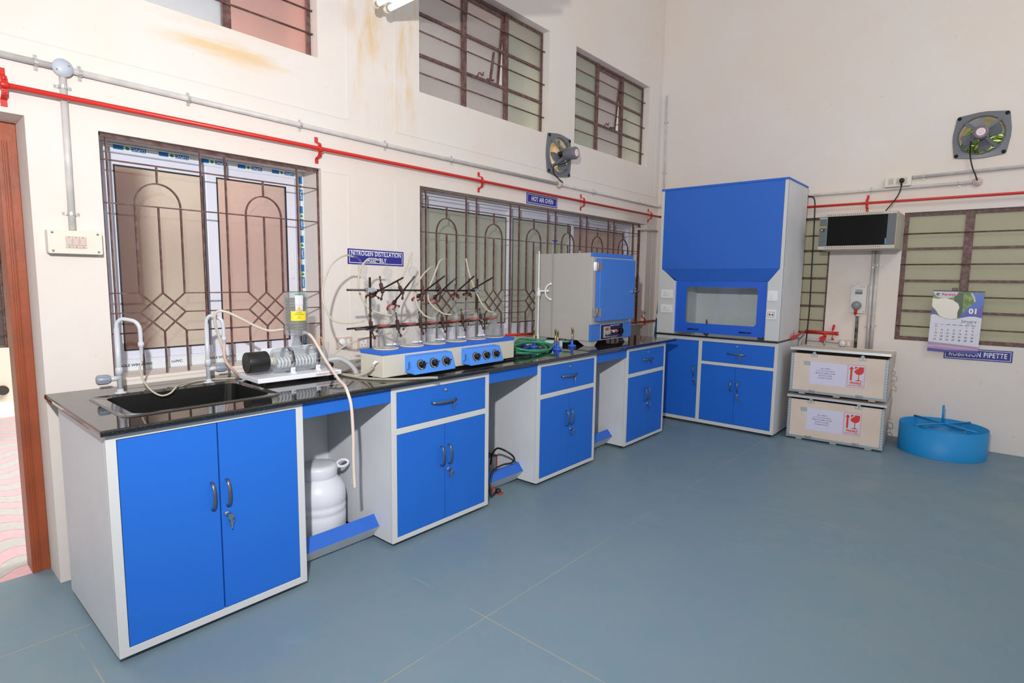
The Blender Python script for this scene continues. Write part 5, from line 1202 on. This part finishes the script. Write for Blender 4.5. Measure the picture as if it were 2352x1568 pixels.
hose('rack_cable',[(5.788,-2.442,2.350),(5.77,-2.442,2.310),(5.75,-2.425,2.246),(5.69,-2.395,2.173),(5.60,-2.364,2.100),(5.585,-2.358,2.080)],.0055,BLACK,'black power cable from the socket board down to the network rack','cable')
M=on_back(-2.170,1.296,XB)
t=plate('isolator_box',M,.128,.272,.040,mat('isolator_white','#d8d6d4',.4),'white isolator box with breaker and grey industrial plug on the back wall','isolator box',.004)
MB().box(-.030,.030,.045,.092,.040,.044,M).build('breaker',mat('breaker_grey','#9da3a6',.4),t); MB().box(-.030,.030,.056,.064,.044,.048,M).build('breaker_toggle',BLACK,t)
MB().text('legrand',.014,M@T(.030,.120,.0405),.02).build('maker_lettering',mat('lettering_orange','#c98a6a',.5),t)
for x,z in ((-.050,.122),(.050,-.120)): MB().lathe([(.006,.040),(.005,.042),(0,.042)],M@T(x,z,0),10).build('screw',STEEL,t)
t=thing('industrial_plug',(5.78,-2.165,1.22),'grey round industrial plug with red collar hanging from the isolator box','plug')
MB().lathe([(.030,.041),(.040,.060),(.041,.085),(.034,.105),(.02,.112),(0,.113)],M@T(-.006,-.060,0),20).build('plug_head',mat('plug_grey','#85868c',.35),t)
MB().bar((-.010,-.095,.075),(-.012,-.140,.060),.014,12,M).bar((-.012,-.135,.060),(-.013,-.150,.055),.010,10,M).build('collar',RED,t)
MB().bar((-.003,-.150,.020),(-.003,-.165,.020),.020,10,M).build('gland',WHITEP,t)
pipe('cable_duct',[(XB-.016,-2.168,1.130),(XB-.016,-2.172,.80)],.0135,mat('blackened_pipe','#2b2826',.6,var=.6,vscale=18,var_color='#a79a90'),'dark stained vertical pipe below the isolator box','cable duct')
# signs
def sign(M,w,h,lines,label,size,cat='sign'):
    c=M@Vector((0,0,0)); t=thing('wall_sign',tuple(c),label,cat,'dark blue room signs with white lettering')
    MB().box(-w/2,w/2,-h/2,h/2,.0005,.004,M).build('board',SIGNB,t)
    m=MB().cells([-w/2+.010,-w/2+.0135,w/2-.0135,w/2-.010],[-h/2+.009,-h/2+.0125,h/2-.0125,h/2-.009],lambda u,v:abs(u)<w/2-.0135 and abs(v)<h/2-.0125,.004,.0046,M); m.build('border',TEXTW,t)
    tx=MB()
    for s_,z,sx in lines: tx.text(s_,size,M@T(0,z,.0048),.014,sx=sx*.92,spacing=1.10)
    tx.build('lettering',TEXTW,t); return t
sign(on_left(1.785,1.576)@RZ(-.012),.450,.100,[('NITROGEN DISTILLATION',.022,.80),('ASSEMBLY',-.020,.80)],'blue sign reading NITROGEN DISTILLATION ASSEMBLY on the window wall',.043)
sign(on_left(3.591,2.155),.450,.092,[('HOT AIR OVEN',0,.80)],'blue sign reading HOT AIR OVEN over the long window',.058)
sign(on_back(-3.098,.838,XB)@RZ(.012),.466,.098,[('ROBINSON PIPETTE',0,.75)],'blue sign reading ROBINSON PIPETTE, partly behind the calendar',.060)
# ---------------------------------------------------------------- plywood crates
PLY=mat('plywood','#dccbbe',.6,var=.6,vscale=3.5,var_color='#d2bca8')
GALV=mat('galvanised_strip','#9fabb3',.35,metal=.45)
ca=math.atan2(.050,.760)
CU=(math.sin(ca),-math.cos(ca),0); CN=(-math.cos(ca),-math.sin(ca),0)
INK=mat('print_grey','#5d5568',.6); REDP=mat('print_red','#d3312f',.5)
def crate(z0,lid_lift,label,serial,cont):
    M=fm((5.088,-1.790,z0),CU,(0,0,1),CN); W_,H_,D_=.762,.376,.640
    t=thing('plywood_crate',tuple(M@Vector((W_/2,0,-D_/2))),label,'crate','plywood transit crates stacked by the back wall')
    b=MB().box(.004,W_-.004,.018,.030,-D_+.004,-.004,M)
    b.box(.004,W_-.004,.018,H_,-.016,-.004,M).box(.004,W_-.004,.018,H_,-D_+.004,-D_+.016,M).box(.004,.016,.03,H_,-D_+.016,-.016,M).box(W_-.016,W_-.004,.03,H_,-D_+.016,-.016,M)
    b.build('plywood_body',PLY,t)
    r=MB().cells([0,.006,W_-.006,W_],[-0.0,.006,D_-.006,D_],lambda u,v:.006<u<W_-.006 and .006<v<D_-.006,.016,.038,M@fm((0,0,0),(1,0,0),(0,0,-1),(0,1,0))); r.build('base_rim',GALV,t)
    for u_ in (.08,.36,.63):
        for dd in (.02,D_-.06): MB().box(u_,u_+.050,0,.0175,-dd-.05,-dd,M).build('skid_pad',PLY,t)
    for (a,b_) in ((0,.026),(W_-.026,W_)):
        s=MB().box(a,b_,.038,H_,-.004,-.001,M); 
        x=0 if a==0 else W_
        s.box(x-(.0 if a==0 else .002),x+(.002 if a==0 else 0),.038,H_,-.030,-.001,M) if a==0 else s.box(W_-.004,W_-.001,.038,H_,-.030,-.001,M)
        so=s.build('corner_strip',GALV,t); h=MB()
        for k in range(13): h.cyl(.0048,-.001,-.0004,M@T((a+b_)/2,.055+k*.0245,0),10)
        h.build('rivet_row',mat('rivet_bright','#dfe0dc',.3,metal=.3),so)
    tilt=M@T(0,H_+lid_lift,0)@RX(-math.asin((lid_lift-.002)/.64))@RZ(0)
    l=MB().box(-.006,W_+.004,.004,.014,-D_,.004,tilt).build('lid',PLY,t)
    e=MB().box(-.010,W_+.008,-.004,.017,.004,.008,tilt).box(W_+.004,W_+.008,-.004,.017,-D_,.004,tilt).box(-.010,-.006,-.004,.017,-D_,.004,tilt).box(-.01,W_+.008,-.004,.017,-D_-.004,-D_,tilt); e.build('lid_rim',mat('lid_rim_metal','#c4ccd0',.3,metal=.5),l)
    for u_ in (.190,.565):
        k=MB().lathe([(.014,.0),(.014,.003)],M@T(u_-.014,H_-.012,-.004),14).lathe([(.014,.0),(.014,.003)],M@T(u_+.014,H_-.012,-.004),14).prism([(u_-.022,H_-.008),(u_+.022,H_-.008),(u_+.008,H_+.022),(u_-.008,H_+.022)],-.004,-.0005,M)
        ko=k.build('latch_plate',GALV,t); hh=MB()
        for q in (-.014,.014): hh.cyl(.0085,-.0009,-.0003,M@T(u_+q,H_-.012,0),12)
        hh.cyl(.004,-.0005,0,M@T(u_,H_+.012,0),10); hh.build('latch_hole',PLY,ko)
        j=MB()
        for q in (-.014,.014): j.lathe([(.014,-.004),(.014,-.002),(.0085,-.002),(.0085,-.004)],M@T(u_+q-.004,.036,.002),14,caps=(False,False))
        j.build('lower_latch_plate',GALV,t)
    MB().box(.108,.163,H_-.106,H_-.068,-.004,-.0034,M).build('grey_tape',mat('tape_grey','#a9acb0',.5),t)
    MB().box(.143,.161,H_-.138,H_-.118,-.004,-.0034,M).build('small_tag',PAPER,t)
    p=MB().box(.163,.452,H_-.272,H_-.070,-.004,-.0034,M).build('address_sheet',mat('sheet_lilac','#d6d3ea',.5),t)
    tx=MB()
    for k,s_ in enumerate(('Mark: LABMAN','UV-VIS SPETROPHOTOMETER','Model No: LMSP-UV1900','Serial No: '+serial,'Container No:'+cont)):
        tx.text(s_,(.0125,.0115,.0155,.0155,.0155)[k],M@T(.288,H_-.125-k*.021,-.0033),.015,sx=.95)
    tx.build('sheet_lettering',INK,p)
    f=MB().box(.455,.596,H_-.270,H_-.060,-.004,-.0033,M).build('fragile_sheet',PAPER,t)
    g=MB().cells([.460,.4625,.5885,.591],[H_-.265,H_-.2625,H_-.0675,H_-.065],lambda u,v:.4625<u<.5885 and H_-.2625<v<H_-.0675,-.0033,-.0030,M)
    A=.488; g.box(A-.0075,A+.0075,H_-.205,H_-.105,-.0033,-.0030,M).prism([(A-.019,H_-.106),(A+.019,H_-.106),(A,H_-.080)],-.0033,-.0030,M)
    cu_=.545
    bowl=[(cu_+.036,H_-.082),(cu_+.036,H_-.115)]+[(cu_+.036*math.cos(t),H_-.115-.036*math.sin(t)) for t in [math.radians(15*k) for k in range(1,12)]]+[(cu_-.036,H_-.118),(cu_-.024,H_-.112),(cu_-.018,H_-.100),(cu_-.006,H_-.098),(cu_-.002,H_-.082)]
    g.prism(bowl,-.0033,-.0030,M).prism([(cu_-.034,H_-.082),(cu_-.010,H_-.082),(cu_-.015,H_-.092),(cu_-.024,H_-.097),(cu_-.030,H_-.106)],-.0033,-.0030,M)
    g.box(cu_-.003,cu_+.003,H_-.195,H_-.150,-.0033,-.0030,M).prism([(cu_-.036,H_-.206),(cu_+.036,H_-.206),(cu_+.012,H_-.199),(cu_,H_-.193),(cu_-.012,H_-.199)],-.0033,-.0030,M)
    g.text('FRAGILE',.0235,M@T(.526,H_-.226,-.0029),.05,sx=1.0).text('DO NOT DROP',.0150,M@T(.526,H_-.248,-.0029),.03,sx=1.0)
    g.build('fragile_print',REDP,f)
    for z_ in (.245,.155):
        N=fm(tuple(M@Vector((W_,0,0))),CN,(0,0,1),CU)
        MB().tube([(-.34,z_,.0),(-.34,z_-.01,.03),(-.24,z_-.02,.032),(-.24,z_-.01,.0)],.0035,8,N).build('wire_handle',STEEL,t)
    return t
c1=crate(.0005,.022,'lower plywood crate with fragile label, standing on the floor','L31904','30-7')
c2_=crate(.4285,.034,'upper plywood crate with fragile label, stacked on the other crate','L31903','30-6')
# blue ring basin
CB2=mat('cerulean_paint','#0e8bce',.5)
t=thing('steel_ring_basin',(5.530,-2.925,0),'bright blue round steel basin with crossed rods standing on the floor by the wall','basin')
T_=T(5.530,-2.925,0)
MB().lathe([(.312,.001),(.312,.240),(.309,.240),(.309,.004),(0,.004)],T_,64,caps=(False,False)).build('outer_ring',CB2,t)
MB().lathe([(.165,.120),(.165,.222),(.162,.222),(.162,.120)],T_,48,caps=(False,False)).build('inner_ring',CB2,t)
MB().lathe([(.1655,.222),(.1655,.2235),(.1615,.2235),(.1615,.222)],T_,48,caps=(False,False)).build('worn_edge',mat('worn_edge','#8b7f78',.6),t)
MB().bar((5.760,-2.700,.246),(5.372,-3.160,.246),.0085,10).build('cross_rod',CB2,t)
MB().bar((5.330,-2.745,.246),(5.775,-3.100,.246),.0085,10).build('cross_rod',CB2,t)
MB().bar((5.560,-2.920,.246),(5.575,-2.916,.405),.0085,10).build('upright_rod',CB2,t)
# calendar
CW,CH=.356,.540
M=on_back(-2.926,1.118,5.806)@RZ(-.012)
t=thing('wall_calendar',(5.806,-2.926,1.39),'January 2021 wall calendar with green photo and blue swoosh hanging from the window frame','calendar')
MB().box(-CW/2,CW/2,-CH/2,CH/2,-.003,0,M).build('page',mat('page_white','#dcdcea',.25),t)
MB().box(-CW/2-.002,CW/2+.002,CH/2-.002,CH/2+.006,-.005,.003,M).build('top_binder',BLACK,t)
def uv(pts): return [(-CW/2+CW*a,CH/2-CH*b) for a,b in pts]
def lay(name,pts,z,mt): return MB().prism(uv(pts),z,z+.0003,M).build(name,mt,t)
wave=[(0,.400),(.05,.385),(.10,.392),(.18,.420),(.28,.450),(.38,.462),(.50,.452),(.62,.425),(.74,.400),(.86,.395),(1.0,.415)]
lay('photo_field',[(0,.0)]+wave+[(1.0,0)],.0001,mat('calendar_green','#5d7a3a',.4,var=1.,vscale=26,var_color='#93b060'))
lay('photo_shade',[(.42,.02),(.60,.02),(.62,.40),(.52,.43),(.44,.30)],.0004,mat('calendar_dark_green','#4c5c48',.4))
lay('pale_fabric',[(0,.12),(.10,.13),(.25,.115),(.40,.14),(.52,.20),(.55,.26),(.52,.34),(.53,.44),(.38,.458),(.26,.44),(.16,.40),(.10,.33),(0,.25)],.0007,mat('calendar_cream','#e9e2d6',.25))
lay('swoosh_blue',[(.56,.432),(.64,.33),(.74,.24),(.85,.165),(.80,.08),(.74,.02),(1.0,.02),(1.0,.412),(.86,.393),(.74,.398)],.0010,mat('calendar_blue','#3b63c4',.3))
lay('swoosh_purple',[(.56,.432),(.70,.33),(.86,.27),(1.0,.22),(1.0,.412),(.86,.393),(.74,.398)],.0013,mat('calendar_purple','#5a50a8',.3))
lay('swoosh_left',[(0,.30),(.06,.33),(.14,.395),(.10,.392),(.05,.385),(0,.400)],.0010,mat('calendar_purple','#5a50a8',.3))
lay('swoosh_edge',[(.73,.02),(.77,.02),(.82,.08),(.85,.155),(.82,.158),(.79,.09)],.0014,PAPER)
lay('logo_field',[(0,.0)]+[(.25-.25*math.cos(t_),.005+.115*math.sin(t_)) for t_ in [PI*k/14 for k in range(15)]],.0010,PAPER)
MB().text('Karunya',.029,M@T(-CW*.185,CH/2-.029,.0016),.03,sx=1.0).build('logo_lettering',REDP,t)
MB().prism(uv([(.06,.055),(.09,.035),(.13,.035),(.135,.05),(.10,.05),(.10,.065),(.135,.068),(.12,.078),(.08,.072)]),.0014,.0017,M).build('logo_mark',mat('logo_navy','#23355f',.5),t)
MB().text('01',.062,M@T(CW*.325,CH/2-CH*.315,.0017),.04).build('month_number',TEXTW,t)
MB().text('January',.036,M@T(CW*.265,CH/2-CH*.480,.0003)@Matrix.Shear('XZ',4,(0,0)),.0,sx=1.0).text('2021',.017,M@T(CW*.285,CH/2-CH*.520,.0003),.01,spacing=1.3).build('month_lettering',mat('calendar_ink','#3c4152',.6),t)
dk=MB(); rd=MB(); hd=MB(); hr=MB()
rows=[('31','','','','','1','2'),('3','4','5','6','7','8','9'),('10','11','12','13','14','15','16'),('17','18','19','20','21','22','23'),('24','25','26','27','28','29','30')]
reds={'31','3','10','17','24','1','14','15','16','26'}
for c in range(7):
    x=-CW/2+CW*(.13+c*.121); (hr if c<2 else hd).box(x-.015,x+.015,CH/2-CH*.552,CH/2-CH*.543,.0001,.0005,M)
    for r in range(5):
        s_=rows[r][c]
        if s_: (rd if s_ in reds else dk).text(s_,.019,M@T(x,CH/2-CH*(.585+r*.0535),.0003),.03)
dk.build('dates',mat('calendar_ink','#3c4152',.6),t); rd.build('holiday_dates',mat('calendar_red_ink','#b0474c',.6),t); hd.build('weekday_heads',mat('head_navy','#3e4792',.5),t); hr.build('weekend_heads',mat('head_pink','#c98a9a',.5),t)
lay('foil_band',[(0,.845),(.2,.855),(.5,.862),(.8,.875),(1,.885),(1,1),(0,1)],.0002,mat('calendar_foil','#b7a3c6',.12,metal=.5)); lay('foot_band',[(0,.955),(.4,.965),(1,.945),(1,1),(0,1)],.0006,mat('calendar_purple','#5a50a8',.3))
lay('foil_stripe',[(0,.90),(.3,.89),(.7,.905),(1,.92),(1,.93),(.6,.93),(.2,.92),(0,.93)],.0006,mat('foil_pink','#e0b6cd',.12,metal=.5))
for y in (-2.900,-2.965): MB().box(-.020,.020,-.012,.014,-.02,.004,on_back(y,1.405,5.82)).build('hook_bracket',BROWN,t,bevel=.003)
# ceiling tube light hanging by the window wall
t=thing('tube_light',(1.69,-.8,3.10),'twin white fluorescent tube light pointing out from the window wall, cut by the top edge','tube light')
TE=mat('tube_glow','#ffffff',.3,emit='#ffffff',estr=2.2)
for x in (1.650,1.732):
    MB().bar((x,-.245,3.085),(x,-1.40,3.085),.0165,16).build('fluorescent_tube',TE,t)
    MB().lathe([(.0165,-.01),(.0165,.012),(.012,.014),(0,.014)],T(x,-.238,3.085)@RX(-PI/2),16).build('tube_cap',CHROME,t)
    MB().prism(rrect(-.024,.024,-.033,.036,.022),-.008,.008,T(x,-.215,3.096)@RX(PI/2)).build('lamp_holder',mat('holder_cream','#dcd0bd',.4),t,bevel=.003)
MB().box(1.615,1.767,-1.43,-.205,3.120,3.170).build('batten',WHITEP,t,bevel=.004)
for y in (-.45,-1.2): MB().bar((1.69,y,3.17),(1.69,y,5.6),.006,8).build('down_rod',WHITEP,t)
# loose things
t=thing('blue_pole',(5.28,-.25,0),'dark blue metal pole leaning in the corner left of the fume hood','pole')
MB().bar((5.283,-.25,.012),(5.51,-.25,1.40),.014,12).build('pole',mat('pole_blue','#1d6390',.35,metal=.3),t); MB().bar((5.448,-.25,1.02),(5.456,-.25,1.07),.0146,12).build('cream_band',CREAMP,t)
t=thing('red_block',(3.84,-.45,TOP),'dark red block lying on the worktop under the oven','block')
MB().box(3.74,3.92,-.52,-.42,TOP,TOP+.030).build('block',mat('dark_red','#7a3237',.5),t,bevel=.006)
